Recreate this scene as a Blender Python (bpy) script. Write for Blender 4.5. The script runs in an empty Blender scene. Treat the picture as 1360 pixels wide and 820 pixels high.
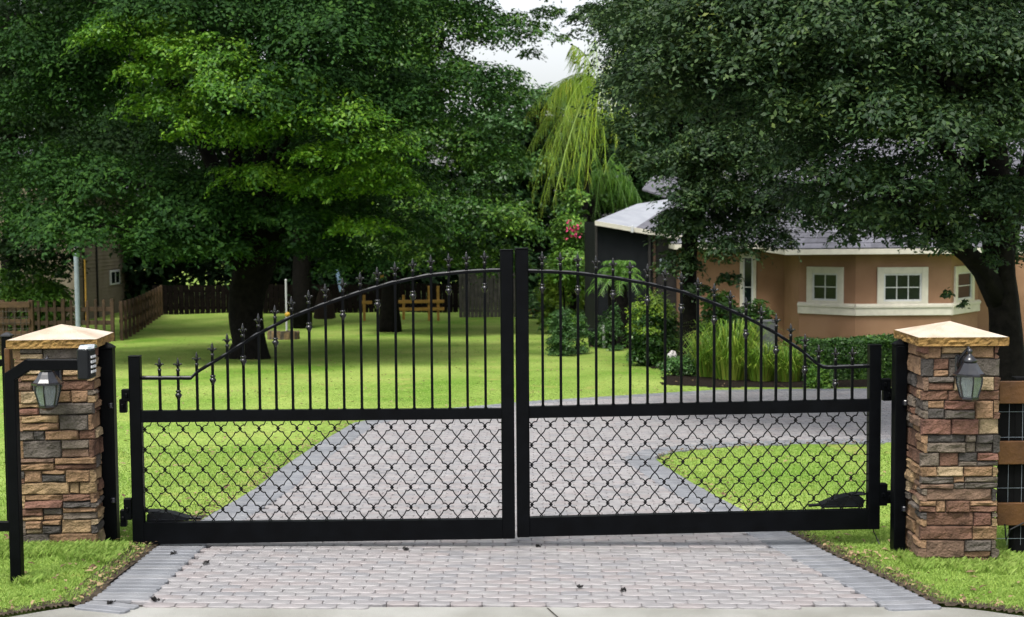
import bpy, math, random
import numpy as np
from mathutils import Vector, Matrix, noise as mnoise

R = math.radians
PI = math.pi
rng = random.Random(7)
nr = np.random.RandomState(11)
scene = bpy.context.scene
COL = scene.collection

# ------------------------------------------------------------------ camera
F = 1850.0                       # focal length in photograph pixels (1360 wide)
CAMZ = 2.455
PITCH = math.atan(125.0 / F)
ROLL = R(0.42)
cam_data = bpy.data.cameras.new("camera")
cam = bpy.data.objects.new("camera", cam_data)
COL.objects.link(cam)
cam_data.sensor_width = 36.0
cam_data.lens = 36.0 * F / 1360.0
cam_data.clip_end = 2000.0
CAMR = Matrix.Rotation(PI / 2 - PITCH, 3, 'X') @ Matrix.Rotation(-ROLL, 3, 'Z')
cam.matrix_world = Matrix.Translation((0, 0, CAMZ)) @ CAMR.to_4x4()
cam_data.dof.use_dof = True
cam_data.dof.focus_distance = 10.2
cam_data.dof.aperture_fstop = 4.0
scene.camera = cam

# ------------------------------------------------------------------ world, sun, exposure
SUN_EL, SUN_ROT = R(63), R(204)
world = bpy.data.worlds.new("World")
scene.world = world
world.use_nodes = True
wn, wl = world.node_tree.nodes, world.node_tree.links
wn.clear()
w_out = wn.new('ShaderNodeOutputWorld')
w_bg = wn.new('ShaderNodeBackground')
w_sky = wn.new('ShaderNodeTexSky')
w_sky.sky_type = 'NISHITA'
w_sky.sun_disc = False
w_sky.sun_elevation = SUN_EL
w_sky.sun_rotation = SUN_ROT
w_sky.air_density = 1.0
w_sky.dust_density = 4.0
w_sky.ozone_density = 1.0
w_hs = wn.new('ShaderNodeHueSaturation')
w_hs.inputs['Saturation'].default_value = 0.22     # an even overcast sky
w_bg.inputs['Strength'].default_value = 0.15
wl.new(w_sky.outputs[0], w_hs.inputs['Color'])
wl.new(w_hs.outputs[0], w_bg.inputs['Color'])
wl.new(w_bg.outputs[0], w_out.inputs['Surface'])

sun_data = bpy.data.lights.new("sun", 'SUN')
sun = bpy.data.objects.new("sun", sun_data)
COL.objects.link(sun)
sun_data.energy = 1.5
sun_data.angle = R(14)
sun_data.color = (1.0, 0.95, 0.87)
_sd = Vector((math.sin(SUN_ROT) * math.cos(SUN_EL), math.cos(SUN_ROT) * math.cos(SUN_EL), math.sin(SUN_EL)))
sun.rotation_euler = _sd.to_track_quat('Z', 'Y').to_euler()

scene.view_settings.view_transform = 'Standard'
scene.view_settings.look = 'None'
scene.view_settings.gamma = 1.0
scene.view_settings.exposure = 1.0
scene.render.engine = 'CYCLES'
scene.cycles.max_bounces = 5
scene.cycles.diffuse_bounces = 2
scene.cycles.glossy_bounces = 2
scene.cycles.transmission_bounces = 4
scene.cycles.use_denoising = True

# ------------------------------------------------------------------ pixels to places
def ray(px, py):
    return CAMR @ Vector(((px - 680.0) / F, -(py - 410.0) / F, -1.0))

def at(px, py, Y):
    d = ray(px, py)
    return Vector((0, 0, CAMZ)) + d * (Y / d.y)

def gz(x, y):
    """Height of the sloping site at x, y (numbers or arrays)."""
    x = np.asarray(x, float); y = np.asarray(y, float)
    yy = np.where(y < 42, y, 42 + 6 * np.tanh((y - 42) / 6.0))
    z = -0.041 * (yy - 10.4) - 0.055
    w = np.clip(1 - (y - 13) / 14.0, 0, 1)
    return z - 0.017 * np.clip(x, -5, 6) * w

def onground(px, py):
    d = ray(px, py)
    lo, hi = 3.0, 140.0
    for _ in range(50):
        m = 0.5 * (lo + hi)
        p = Vector((0, 0, CAMZ)) + d * (m / d.y)
        if p.z > float(gz(p.x, p.y)):
            lo = m
        else:
            hi = m
    return Vector((0, 0, CAMZ)) + d * (lo / d.y)

def gxy(px, Y):
    """Point on the ground seen in column px at distance Y."""
    lo, hi = 100.0, 3000.0
    for _ in range(40):
        m = (lo + hi) / 2; p = at(px, m, Y)
        if p.z > float(gz(p.x, Y)): lo = m
        else: hi = m
    return Vector((p.x, Y, float(gz(p.x, Y))))

# ------------------------------------------------------------------ materials
def mat(name, color, rough=0.6, var=0.25, scale=6.0, bump=0.0, bscale=40.0, spec=0.4, metal=0.0, color2=None, island=0.0, coat=0.0, detail=5.0):
    m = bpy.data.materials.new(name)
    m.use_nodes = True
    nt = m.node_tree
    n, l = nt.nodes, nt.links
    b = n['Principled BSDF']
    b.inputs['Roughness'].default_value = rough
    b.inputs['Specular IOR Level'].default_value = spec
    b.inputs['Metallic'].default_value = metal
    if coat:
        b.inputs['Coat Weight'].default_value = coat
        b.inputs['Coat Roughness'].default_value = 0.25
    tc = n.new('ShaderNodeTexCoord')
    nz = n.new('ShaderNodeTexNoise')
    nz.inputs['Scale'].default_value = scale
    nz.inputs['Detail'].default_value = detail
    l.new(tc.outputs['Object'], nz.inputs['Vector'])
    rp = n.new('ShaderNodeValToRGB')
    c = color
    c2 = color2 if color2 else tuple(min(1, k * (1 + var)) for k in c)
    c1 = c if color2 else tuple(k * (1 - var) for k in c)
    rp.color_ramp.elements[0].position = 0.32
    rp.color_ramp.elements[1].position = 0.68
    rp.color_ramp.elements[0].color = (*c1, 1)
    rp.color_ramp.elements[1].color = (*c2, 1)
    if island:
        ge = n.new('ShaderNodeNewGeometry')
        mx = n.new('ShaderNodeMath'); mx.operation = 'MULTIPLY_ADD'
        mx.inputs[1].default_value = island
        sub = n.new('ShaderNodeMath'); sub.operation = 'MULTIPLY_ADD'
        sub.inputs[1].default_value = 1 - island
        sub.inputs[2].default_value = 0.0
        l.new(nz.outputs['Fac'], sub.inputs[0])
        l.new(ge.outputs['Random Per Island'], mx.inputs[0])
        l.new(sub.outputs[0], mx.inputs[2])
        l.new(mx.outputs[0], rp.inputs['Fac'])
    else:
        l.new(nz.outputs['Fac'], rp.inputs['Fac'])
    l.new(rp.outputs['Color'], b.inputs['Base Color'])
    if bump:
        n2 = n.new('ShaderNodeTexNoise')
        n2.inputs['Scale'].default_value = bscale
        n2.inputs['Detail'].default_value = 6
        l.new(tc.outputs['Object'], n2.inputs['Vector'])
        bp = n.new('ShaderNodeBump')
        bp.inputs['Strength'].default_value = bump
        bp.inputs['Distance'].default_value = 0.02
        l.new(n2.outputs['Fac'], bp.inputs['Height'])
        l.new(bp.outputs['Normal'], b.inputs['Normal'])
    return m

def leafmat(name, stops, rough=0.42, spec=0.35, scale=1.3, island=0.42, trans=0.18):
    """Leaf material: colour differs leaf by leaf and drifts slowly over the crown."""
    m = bpy.data.materials.new(name)
    m.use_nodes = True
    n, l = m.node_tree.nodes, m.node_tree.links
    b = n['Principled BSDF']
    b.inputs['Roughness'].default_value = rough
    b.inputs['Specular IOR Level'].default_value = spec
    tc = n.new('ShaderNodeTexCoord')
    nz = n.new('ShaderNodeTexNoise')
    nz.inputs['Scale'].default_value = scale
    nz.inputs['Detail'].default_value = 3
    l.new(tc.outputs['Object'], nz.inputs['Vector'])
    ge = n.new('ShaderNodeNewGeometry')
    a = n.new('ShaderNodeMath'); a.operation = 'MULTIPLY'; a.inputs[1].default_value = 1 - island
    c = n.new('ShaderNodeMath'); c.operation = 'MULTIPLY_ADD'; c.inputs[1].default_value = island
    l.new(nz.outputs['Fac'], a.inputs[0])
    l.new(ge.outputs['Random Per Island'], c.inputs[0])
    l.new(a.outputs[0], c.inputs[2])
    rp = n.new('ShaderNodeValToRGB')
    els = rp.color_ramp.elements
    els[0].position = stops[0][0]; els[0].color = (*stops[0][1], 1)
    els[1].position = stops[-1][0]; els[1].color = (*stops[-1][1], 1)
    for p, col in stops[1:-1]:
        e = els.new(p); e.color = (*col, 1)
    l.new(c.outputs[0], rp.inputs['Fac'])
    l.new(rp.outputs['Color'], b.inputs['Base Color'])
    if trans:
        t = n.new('ShaderNodeBsdfTranslucent')
        mx = n.new('ShaderNodeMixShader'); mx.inputs[0].default_value = trans
        l.new(rp.outputs['Color'], t.inputs['Color'])
        l.new(b.outputs[0], mx.inputs[1]); l.new(t.outputs[0], mx.inputs[2])
        l.new(mx.outputs[0], n['Material Output'].inputs['Surface'])
    return m

M = {}
M['iron'] = mat('black_iron', (0.0016, 0.0020, 0.0027), rough=0.42, var=0.3, scale=9, bump=0.05, bscale=60, spec=0.07)
M['iron_wet'] = mat('wet_black_iron', (0.0018, 0.0022, 0.0028), rough=0.15, var=0.3, scale=9, bump=0.05, bscale=60, spec=0.5)
M['iron_top'] = mat('rain_wet_iron', (0.004, 0.0045, 0.005), rough=0.16, var=0.3, scale=9, bump=0.05, bscale=60, spec=1.0)
M['wire'] = mat('black_wire', (0.003, 0.0032, 0.0036), rough=0.4, spec=0.15)
M['cream'] = mat('cream_cap', (0.38, 0.295, 0.215), rough=0.8, scale=4, bump=0.4, bscale=60, color2=(0.52, 0.455, 0.385), detail=9)
M['ochre'] = mat('ochre_edge', (0.12, 0.066, 0.017), rough=0.85, scale=14, bump=0.7, bscale=50, color2=(0.28, 0.17, 0.05))
M['mortar'] = mat('dark_mortar', (0.035, 0.028, 0.022), rough=0.95)
STONE = [(.125, .060, .034), (.20, .115, .055), (.27, .175, .085), (.092, .074, .058), (.056, .047, .040),
         (.155, .070, .045), (.235, .135, .070), (.128, .098, .070), (.145, .085, .052), (.30, .215, .12)]
for i, c in enumerate(STONE):
    M['stone%d' % i] = mat('ledge_stone_%d' % i, tuple(k * .34 for k in (c[0] * .94, c[1] * .96, c[2] * .96)), rough=0.85, scale=9, bump=0.9, bscale=55, detail=8,
                           color2=tuple(min(1, k * 1.15 + .006) for k in (c[0] * .93, c[1] * .97, c[2] * 1.02)))
PAV = [(.245, .236, .243), (.258, .236, .238), (.262, .253, .258), (.218, .215, .226), (.275, .259, .263)]
for i, c in enumerate(PAV):
    M['paver%d' % i] = mat('paver_%d' % i, tuple(k * .82 for k in c), rough=0.48, scale=7, bump=0.35, bscale=90,
                           color2=tuple(k * 1.12 for k in c), spec=0.5)
M['paver_shade'] = mat('shaded_paver', (.18, .17, .17), rough=0.4, scale=7, bump=0.3, bscale=90, color2=(.24, .228, .23), spec=0.5)  # darker tone that paints the gate's contact shadow on the pavers
for i, c in enumerate([(.19, .198, .218), (.21, .216, .232), (.168, .176, .194)]):
    M['border%d' % i] = mat('border_paver_%d' % i, tuple(k * .82 for k in c), rough=0.45, scale=6, bump=0.35, bscale=90,
                            color2=tuple(k * 1.12 for k in c), spec=0.5)
M['joint'] = mat('joint_sand', (0.045, 0.040, 0.035), rough=0.95, scale=20)
M['concrete'] = mat('street_concrete', (.20, .198, .175), rough=0.5, scale=1.6, bump=0.35, bscale=120, color2=(.33, .33, .31), spec=0.5)
M['soil'] = mat('dark_soil', (.030, .022, .014), rough=0.95, scale=18, bump=0.9, bscale=60, color2=(.075, .055, .035))
M['mulch'] = mat('mulch', (.007, .005, .004), rough=0.95, scale=25, bump=0.9, bscale=60, color2=(.020, .014, .010), spec=.1)
M['wood'] = mat('cedar_board', (.060, .025, .007), rough=0.6, scale=5, bump=0.3, bscale=30, color2=(.115, .050, .014), spec=0.35)
M['wood_mid'] = mat('brown_board', (.040, .022, .010), rough=0.8, scale=5, bump=0.3, bscale=30, color2=(.085, .048, .020))
M['wood_shade'] = mat('shaded_board', (.003, .0024, .002), rough=0.95, scale=5, color2=(.008, .006, .005), spec=.05)
M['black'] = mat('black_sheet', (.004, .0042, .0045), rough=0.9, spec=.08)
M['wood_dark'] = mat('weathered_board', (.030, .018, .010), rough=0.8, scale=5, bump=0.4, bscale=30, color2=(.075, .042, .022))
M['wood_grey'] = mat('grey_board', (.045, .042, .038), rough=0.8, scale=5, bump=0.4, bscale=30, color2=(.10, .09, .08))
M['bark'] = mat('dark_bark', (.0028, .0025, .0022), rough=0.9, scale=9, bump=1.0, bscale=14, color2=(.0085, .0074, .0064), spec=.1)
M['stucco'] = mat('brown_stucco', (.215, .116, .066), rough=0.85, scale=1.2, bump=0.5, bscale=60, color2=(.285, .162, .097), detail=9)
M['trim'] = mat('cream_trim', (.53, .505, .43), rough=0.6, var=.08, bump=0.1)
M['white'] = mat('white_paint', (.50, .51, .52), rough=0.4, var=.06)
M['glass'] = mat('dark_glass', (.006, .010, .010), rough=0.08, var=.3, scale=1.5, spec=0.3)
M['shingle'] = mat('grey_shingle', (.085, .085, .10), rough=0.8, scale=5, bump=0.4, bscale=60, color2=(.15, .15, .175), spec=.2, island=0.4)
M['screen_roof'] = mat('pale_roof_sheet', (.24, .255, .29), rough=0.6, scale=2, color2=(.31, .325, .36))
M['screen'] = mat('dark_screen', (.007, .0085, .010), rough=0.9, scale=2, color2=(.012, .014, .016), spec=.1)
M['bronze'] = mat('bronze_frame', (.020, .018, .018), rough=0.5)
M['siding'] = mat('tan_siding', (.15, .122, .085), rough=0.8, color2=(.20, .165, .12), scale=2)
M['grey'] = mat('grey_box', (.24, .24, .25), rough=0.6, var=.12)
M['plastic'] = mat('dark_plastic', (.006, .007, .009), rough=0.4, spec=.2)
M['clear'] = mat('lantern_glass', (.50, .58, .58), rough=0.05, var=.12, scale=12, spec=0.6)
M['clear'].node_tree.nodes['Principled BSDF'].inputs['Transmission Weight'].default_value = .8
M['pewter'] = mat('pewter_metal', (.008, .009, .013), rough=0.22, var=.3, scale=20, spec=0.5, coat=0.25)
M['yellow'] = mat('yellow_wood', (.36, .20, .035), rough=0.6, var=.2)
M['yellow_paint'] = mat('yellow_plastic', (.55, .32, .03), rough=0.4)
M['blue'] = mat('pale_blue_cloth', (.16, .24, .38), rough=0.8)
M['pink'] = mat('pink_petal', (.45, .04, .12), rough=0.7)
M['petal'] = mat('white_petal', (.55, .53, .52), rough=0.7, var=.05)
M['brick'] = mat('red_edging', (.20, .060, .025), rough=0.8, scale=6, color2=(.30, .10, .04))
M['galv'] = mat('galvanised_pole', (.22, .26, .30), rough=0.35, var=.1, metal=0.0, spec=.6)
M['litter'] = mat('dry_leaf', (.085, .050, .024), rough=0.8, scale=8, color2=(.25, .18, .095), island=0.8)
M['debris'] = mat('black_leaf', (.012, .011, .011), rough=0.6)
M['moss'] = mat('grey_moss', (.008, .010, .008), rough=0.9, color2=(.022, .028, .022), scale=3)

L = {}
L['oak'] = leafmat('oak_leaf', [(.25, (.009, .028, .008)), (.55, (.020, .058, .011)), (.8, (.045, .105, .014))], trans=.1, spec=.08, rough=.6)
L['oak_lit'] = leafmat('lit_oak_leaf', [(.25, (.030, .095, .010)), (.5, (.072, .180, .014)), (.8, (.17, .30, .020))], trans=.25, spec=.2)  # brighter leaf colour standing in for light on the front of the crown
L['oak_mid'] = leafmat('oak_leaf_light', [(.25, (.015, .052, .012)), (.5, (.042, .112, .015)), (.8, (.11, .20, .018))], scale=.4, island=.4, spec=.25)
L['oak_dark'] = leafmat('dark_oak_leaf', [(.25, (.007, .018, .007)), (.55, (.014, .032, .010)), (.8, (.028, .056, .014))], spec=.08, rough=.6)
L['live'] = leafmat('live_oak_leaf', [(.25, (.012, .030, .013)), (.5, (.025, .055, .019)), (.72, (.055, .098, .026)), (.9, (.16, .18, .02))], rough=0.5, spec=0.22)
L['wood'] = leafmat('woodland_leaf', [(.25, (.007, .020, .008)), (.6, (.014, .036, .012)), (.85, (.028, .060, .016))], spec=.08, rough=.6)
L['mid'] = leafmat('mid_green_leaf', [(.25, (.030, .085, .022)), (.6, (.062, .15, .034)), (.85, (.13, .24, .05))])
L['bright'] = leafmat('bright_leaf', [(.2, (.045, .13, .018)), (.55, (.10, .23, .028)), (.85, (.22, .36, .045))])
L['lime'] = leafmat('lime_leaf', [(.2, (.09, .19, .018)), (.55, (.18, .30, .026)), (.85, (.33, .42, .045))])
L['hedge'] = leafmat('hedge_leaf', [(.2, (.014, .045, .011)), (.55, (.036, .098, .015)), (.85, (.11, .22, .026))])
L['palm'] = leafmat('palm_leaflet', [(.2, (.14, .26, .03)), (.55, (.26, .40, .035)), (.85, (.52, .50, .04))])
L['straw'] = leafmat('grass_blade_yellow', [(.2, (.06, .15, .016)), (.5, (.13, .25, .022)), (.75, (.28, .32, .05)), (.92, (.36, .20, .07))])
L['lawn'] = leafmat('lawn_blade', [(.12, (.145, .265, .040)), (.45, (.245, .37, .070)), (.75, (.345, .455, .115)), (.9, (.46, .43, .20))], scale=0.55, island=0.45, rough=.5, trans=0.3)

# lawn ground: same greens as the blades, drier patches
def lawn_material():
    m = bpy.data.materials.new('lawn_turf'); m.use_nodes = True
    n, l = m.node_tree.nodes, m.node_tree.links
    b = n['Principled BSDF']; b.inputs['Roughness'].default_value = .9; b.inputs['Specular IOR Level'].default_value = .1
    tc = n.new('ShaderNodeTexCoord')
    a = n.new('ShaderNodeTexNoise'); a.inputs['Scale'].default_value = .45; a.inputs['Detail'].default_value = 5
    f = n.new('ShaderNodeTexNoise'); f.inputs['Scale'].default_value = 22; f.inputs['Detail'].default_value = 6
    l.new(tc.outputs['Object'], a.inputs['Vector']); l.new(tc.outputs['Object'], f.inputs['Vector'])
    r1 = n.new('ShaderNodeValToRGB'); e = r1.color_ramp.elements
    e[0].position = .3; e[0].color = (.12, .235, .028, 1); e[1].position = .72; e[1].color = (.29, .38, .095, 1)
    r2 = n.new('ShaderNodeValToRGB'); e = r2.color_ramp.elements
    e[0].position = .3; e[0].color = (.55, .55, .5, 1); e[1].position = .7; e[1].color = (1.15, 1.12, 1.1, 1)
    mx = n.new('ShaderNodeMix'); mx.data_type = 'RGBA'; mx.blend_type = 'MULTIPLY'; mx.inputs['Factor'].default_value = 1
    l.new(a.outputs['Fac'], r1.inputs['Fac']); l.new(f.outputs['Fac'], r2.inputs['Fac'])
    l.new(r1.outputs['Color'], mx.inputs['A']); l.new(r2.outputs['Color'], mx.inputs['B'])
    g = n.new('ShaderNodeTexNoise'); g.inputs['Scale'].default_value = 1.7; g.inputs['Detail'].default_value = 8; g.inputs['Roughness'].default_value = .65
    l.new(tc.outputs['Object'], g.inputs['Vector'])
    r3 = n.new('ShaderNodeValToRGB'); e = r3.color_ramp.elements
    e[0].position = .56; e[0].color = (0, 0, 0, 1); e[1].position = .74; e[1].color = (.75, .75, .75, 1)
    l.new(g.outputs['Fac'], r3.inputs['Fac'])
    dry = n.new('ShaderNodeMix'); dry.data_type = 'RGBA'; dry.inputs['B'].default_value = (.30, .27, .085, 1)
    l.new(r3.outputs['Color'], dry.inputs['Factor']); l.new(mx.outputs['Result'], dry.inputs['A'])
    l.new(dry.outputs['Result'], b.inputs['Base Color'])
    bp = n.new('ShaderNodeBump'); bp.inputs['Strength'].default_value = .6; bp.inputs['Distance'].default_value = .03
    l.new(f.outputs['Fac'], bp.inputs['Height']); l.new(bp.outputs['Normal'], b.inputs['Normal'])
    return m
M['lawn'] = lawn_material()

# ------------------------------------------------------------------ object helpers
def tag(o, label=None, cat=None, group=None, kind=None):
    if label: o['label'] = label
    if cat: o['category'] = cat
    if group: o['group'] = group
    if kind: o['kind'] = kind
    return o

def empty(name, loc, label=None, cat=None, group=None, rotz=0.0):
    o = bpy.data.objects.new(name, None)
    o.empty_display_size = 0.2
    COL.objects.link(o)
    o.location = loc
    o.rotation_euler = (0, 0, rotz)
    return tag(o, label, cat, group)

def link(name, me, parent=None, loc=None, rot=None):
    o = bpy.data.objects.new(name, me)
    COL.objects.link(o)
    if parent: o.parent = parent
    if loc is not None: o.location = loc
    if rot is not None: o.rotation_euler = rot
    return o

class MB:
    """Collects shapes and builds ONE mesh object from them."""
    def __init__(self, org=(0, 0, 0)):
        self.v = []; self.f = []; self.mi = []; self.o = Vector(org); self.cur = 0
    def add(self, vs, fs):
        b = len(self.v)
        self.v += [tuple(Vector(p) - self.o) for p in vs]
        for q in fs:
            self.f.append(tuple(i + b for i in q)); self.mi.append(self.cur)
        return self
    def obox(self, c, ax, ay, az, bev=0.0):
        """Oriented box, half-vectors ax ay az, optionally with chamfered long edges."""
        c, ax, ay, az = Vector(c), Vector(ax), Vector(ay), Vector(az)
        if not bev:
            vs = [c + sx * ax + sy * ay + sz * az for sz in (-1, 1) for sy in (-1, 1) for sx in (-1, 1)]
            return self.add(vs, [(0, 2, 3, 1), (4, 5, 7, 6), (0, 1, 5, 4), (2, 6, 7, 3), (0, 4, 6, 2), (1, 3, 7, 5)])
        bx, by, bz = [max(.2, 1 - bev / max(1e-6, a.length)) for a in (ax, ay, az)]
        vs = []; ix = {}
        for sz in (-1, 1):
            for sy in (-1, 1):
                for sx in (-1, 1):
                    for k in range(3):
                        p = [sx * bx, sy * by, sz * bz]
                        p[k] = (sx, sy, sz)[k]
                        ix[(sx, sy, sz, k)] = len(vs)
                        vs.append(c + p[0] * ax + p[1] * ay + p[2] * az)
        fs = []
        for s in (-1, 1):
            fs.append([ix[(s, a, b, 0)] for a, b in ((-1, -1), (1, -1), (1, 1), (-1, 1))][::s])
            fs.append([ix[(a, s, b, 1)] for a, b in ((-1, -1), (-1, 1), (1, 1), (1, -1))][::s])
            fs.append([ix[(a, b, s, 2)] for a, b in ((-1, -1), (1, -1), (1, 1), (-1, 1))][::s])
        for a in (-1, 1):
            for b in (-1, 1):
                fs.append([ix[(-1, a, b, 1)], ix[(1, a, b, 1)], ix[(1, a, b, 2)], ix[(-1, a, b, 2)]][::a * b])
                fs.append([ix[(a, -1, b, 2)], ix[(a, 1, b, 2)], ix[(a, 1, b, 0)], ix[(a, -1, b, 0)]][::a * b])
                fs.append([ix[(a, b, -1, 0)], ix[(a, b, 1, 0)], ix[(a, b, 1, 1)], ix[(a, b, -1, 1)]][::a * b])
        for sx in (-1, 1):
            for sy in (-1, 1):
                for sz in (-1, 1):
                    fs.append([ix[(sx, sy, sz, k)] for k in range(3)][::sx * sy * sz])
        return self.add(vs, fs)
    def box(self, x0, x1, y0, y1, z0, z1, bev=0.0):
        return self.obox(((x0 + x1) / 2, (y0 + y1) / 2, (z0 + z1) / 2), ((x1 - x0) / 2, 0, 0), (0, (y1 - y0) / 2, 0), (0, 0, (z1 - z0) / 2), bev)
    def lathe(self, c, prof, n=10, phase=0.0, axis=None):
        c = Vector(c); vs = []; fs = []
        for r, z in prof:
            for k in range(n):
                a = phase + 2 * PI * k / n
                vs.append(c + Vector((r * math.cos(a), r * math.sin(a), z)))
        for i in range(len(prof) - 1):
            for k in range(n):
                fs.append((i * n + k, i * n + (k + 1) % n, (i + 1) * n + (k + 1) % n, (i + 1) * n + k))
        fs.append(tuple(range(n))[::-1]); fs.append(tuple((len(prof) - 1) * n + k for k in range(n)))
        return self.add(vs, fs)
    def tube(self, pts, rad, n=6, wob=0.0):
        pts = [Vector(p) for p in pts]
        if not isinstance(rad, (list, tuple)): rad = [rad] * len(pts)
        vs = []; fs = []
        up = Vector((0.31, 0.2, 0.93))
        prev = None
        for i, p in enumerate(pts):
            d = (pts[min(i + 1, len(pts) - 1)] - pts[max(i - 1, 0)]).normalized()
            if prev is None:
                s = d.cross(up)
                if s.length < .05: s = d.cross(Vector((1, 0, 0)))
            else:
                s = prev - d * prev.dot(d)
            s.normalize(); prev = s
            t = d.cross(s)
            for k in range(n):
                a = 2 * PI * k / n
                r = rad[i]
                if wob: r *= 1 + wob * mnoise.noise(Vector((p.x * 1.3 + math.cos(a) * 1.3, p.y * 1.3 + math.sin(a) * 1.3, p.z * .8)))
                vs.append(p + s * (r * math.cos(a)) + t * (r * math.sin(a)))
        for i in range(len(pts) - 1):
            for k in range(n):
                fs.append((i * n + k, i * n + (k + 1) % n, (i + 1) * n + (k + 1) % n, (i + 1) * n + k))
        fs.append(tuple(range(n))[::-1]); fs.append(tuple((len(pts) - 1) * n + k for k in range(n)))
        return self.add(vs, fs)
    def mesh(self, name, mats, smooth=False):
        me = bpy.data.meshes.new(name)
        me.from_pydata(self.v, [], self.f)
        for m in (mats if isinstance(mats, (list, tuple)) else [mats]): me.materials.append(m)
        if any(self.mi): me.polygons.foreach_set('material_index', self.mi)
        if smooth: me.polygons.foreach_set('use_smooth', [True] * len(me.polygons))
        me.update()
        return me
    def build(self, name, mats, parent=None, smooth=False, loc=None, rot=None):
        return link(name, self.mesh(name, mats, smooth), parent, loc, rot)

def npmesh(name, V, Q, m):
    """Fast mesh from vertex array V (n,3) and faces Q (m,k)."""
    me = bpy.data.meshes.new(name)
    k = Q.shape[1]
    me.vertices.add(len(V)); me.vertices.foreach_set('co', np.ascontiguousarray(V, np.float32).ravel())
    me.loops.add(Q.size); me.loops.foreach_set('vertex_index', np.ascontiguousarray(Q, np.int32).ravel())
    me.polygons.add(len(Q)); me.polygons.foreach_set('loop_start', np.arange(0, Q.size, k, dtype=np.int32))
    for x in (m if isinstance(m, (list, tuple)) else [m]): me.materials.append(x)
    me.update(calc_edges=True)
    return me

# ------------------------------------------------------------------ foliage
def unit(n):
    v = nr.normal(size=(n, 3))
    return v / np.linalg.norm(v, axis=1, keepdims=True)

def leaf_quads(P, N, ln, wd, tdir=None, tbias=0.0):
    """Rhombic leaves at P with normals N, lengths ln and widths wd."""
    n = len(P)
    t = unit(n)
    if tdir is not None: t = t * (1 - tbias) + tdir * tbias
    N = N / np.maximum(1e-6, np.linalg.norm(N, axis=1, keepdims=True))
    t = t - N * np.sum(t * N, axis=1, keepdims=True)
    t /= np.maximum(1e-6, np.linalg.norm(t, axis=1, keepdims=True))
    b = np.cross(N, t)
    ln = np.asarray(ln).reshape(-1, 1); wd = np.asarray(wd).reshape(-1, 1)
    fold = N * (wd * 0.22)
    V = np.empty((n, 4, 3))
    V[:, 0] = P - t * ln * .5
    V[:, 1] = P + b * wd * .5 + fold + t * ln * .05
    V[:, 2] = P + t * ln * .5
    V[:, 3] = P - b * wd * .5 + fold + t * ln * .05
    return V.reshape(-1, 3), np.arange(4 * n).reshape(-1, 4)

def foliage(lobes, dens, leaf, seed=0, twig=18, spread=.22, droop=.25, up=.9, asp=.5, shell=.55, pad=.42, fill=.28):
    """Leaves over lobes (cx, cy, cz, rx, ry, rz): most sit on flat tilted sprays round each lobe, the rest fill it. dens = leaves per square metre."""
    Vs, Qs, off = [], [], 0
    for i, (cx, cy, cz, rx, ry, rz) in enumerate(lobes):
        area = 4 * PI * (((rx * ry) ** 1.6 + (rx * rz) ** 1.6 + (ry * rz) ** 1.6) / 3) ** (1 / 1.6)
        d, lf = dens, leaf
        top = CAMZ + 285.0 / F * cy + .6 + rz
        if cz > top or abs(cx) > .368 * cy + .6 + rx:           # outside the picture: fewer, larger leaves
            d, lf = dens * .22, leaf * 2.0
        R3 = np.array([rx, ry, rz])
        k = max(40, int(area * d))
        # sprays
        ns = max(8, int(26 * nr.uniform(.75, 1.25)))
        u = unit(ns); u[:, 2] = np.abs(u[:, 2]) * 1.0 - .25 * nr.rand(ns)
        u /= np.linalg.norm(u, axis=1, keepdims=True)
        C = np.array([cx, cy, cz]) + u * (.72 + .45 * nr.rand(ns, 1)) * R3
        C[:, 2] -= .25 * rz
        n = u * np.array([1, 1, .3]) * .45 + np.array([0, 0, 1.0]) + unit(ns) * .42
        n /= np.linalg.norm(n, axis=1, keepdims=True)
        t1 = np.cross(n, np.array([.3, .9, .1])); t1 /= np.linalg.norm(t1, axis=1, keepdims=True)
        t2 = np.cross(n, t1)
        rm = (rx * ry) ** .5
        pr = pad * min(rm, rz * 1.7) * (.55 + .9 * nr.rand(ns))
        j = nr.choice(ns, int(k * (1 - fill)), p=pr ** 2 / np.sum(pr ** 2))
        m = len(j)
        q = nr.rand(m) ** .62; an = nr.rand(m) * 2 * PI
        lobn = 1 + .35 * np.sin(an * 3 + j * 1.7) + .2 * np.sin(an * 7 + j)
        rr = q * pr[j] * lobn
        P1 = C[j] + t1[j] * (rr * np.cos(an))[:, None] + t2[j] * (rr * np.sin(an))[:, None] + n[j] * (nr.normal(size=m) * .10 * pr[j])[:, None]
        P1[:, 2] -= (.25 + droop) * rr ** 2 / np.maximum(pr[j], .05) * .8
        outd = t1[j] * np.cos(an)[:, None] + t2[j] * np.sin(an)[:, None]
        N1 = n[j] * up + unit(m) * .5 + outd * .35
        # filling
        m2 = k - m
        u2 = unit(m2)
        P2 = np.array([cx, cy, cz]) + u2 * (.35 + .6 * nr.rand(m2, 1) ** .7) * R3
        N2 = unit(m2) * .7 + np.array([0, 0, .6]) + u2 * .3
        P = np.concatenate([P1, P2]); N = np.concatenate([N1, N2]); T = np.concatenate([outd, u2])
        ln = lf * (.6 + .85 * nr.rand(len(P)))
        V, Q = leaf_quads(P, N, ln, ln * asp * (.8 + .4 * nr.rand(len(P))), T, .45)
        Vs.append(V); Qs.append(Q + off); off += len(V)
    return np.concatenate(Vs), np.concatenate(Qs)

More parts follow.
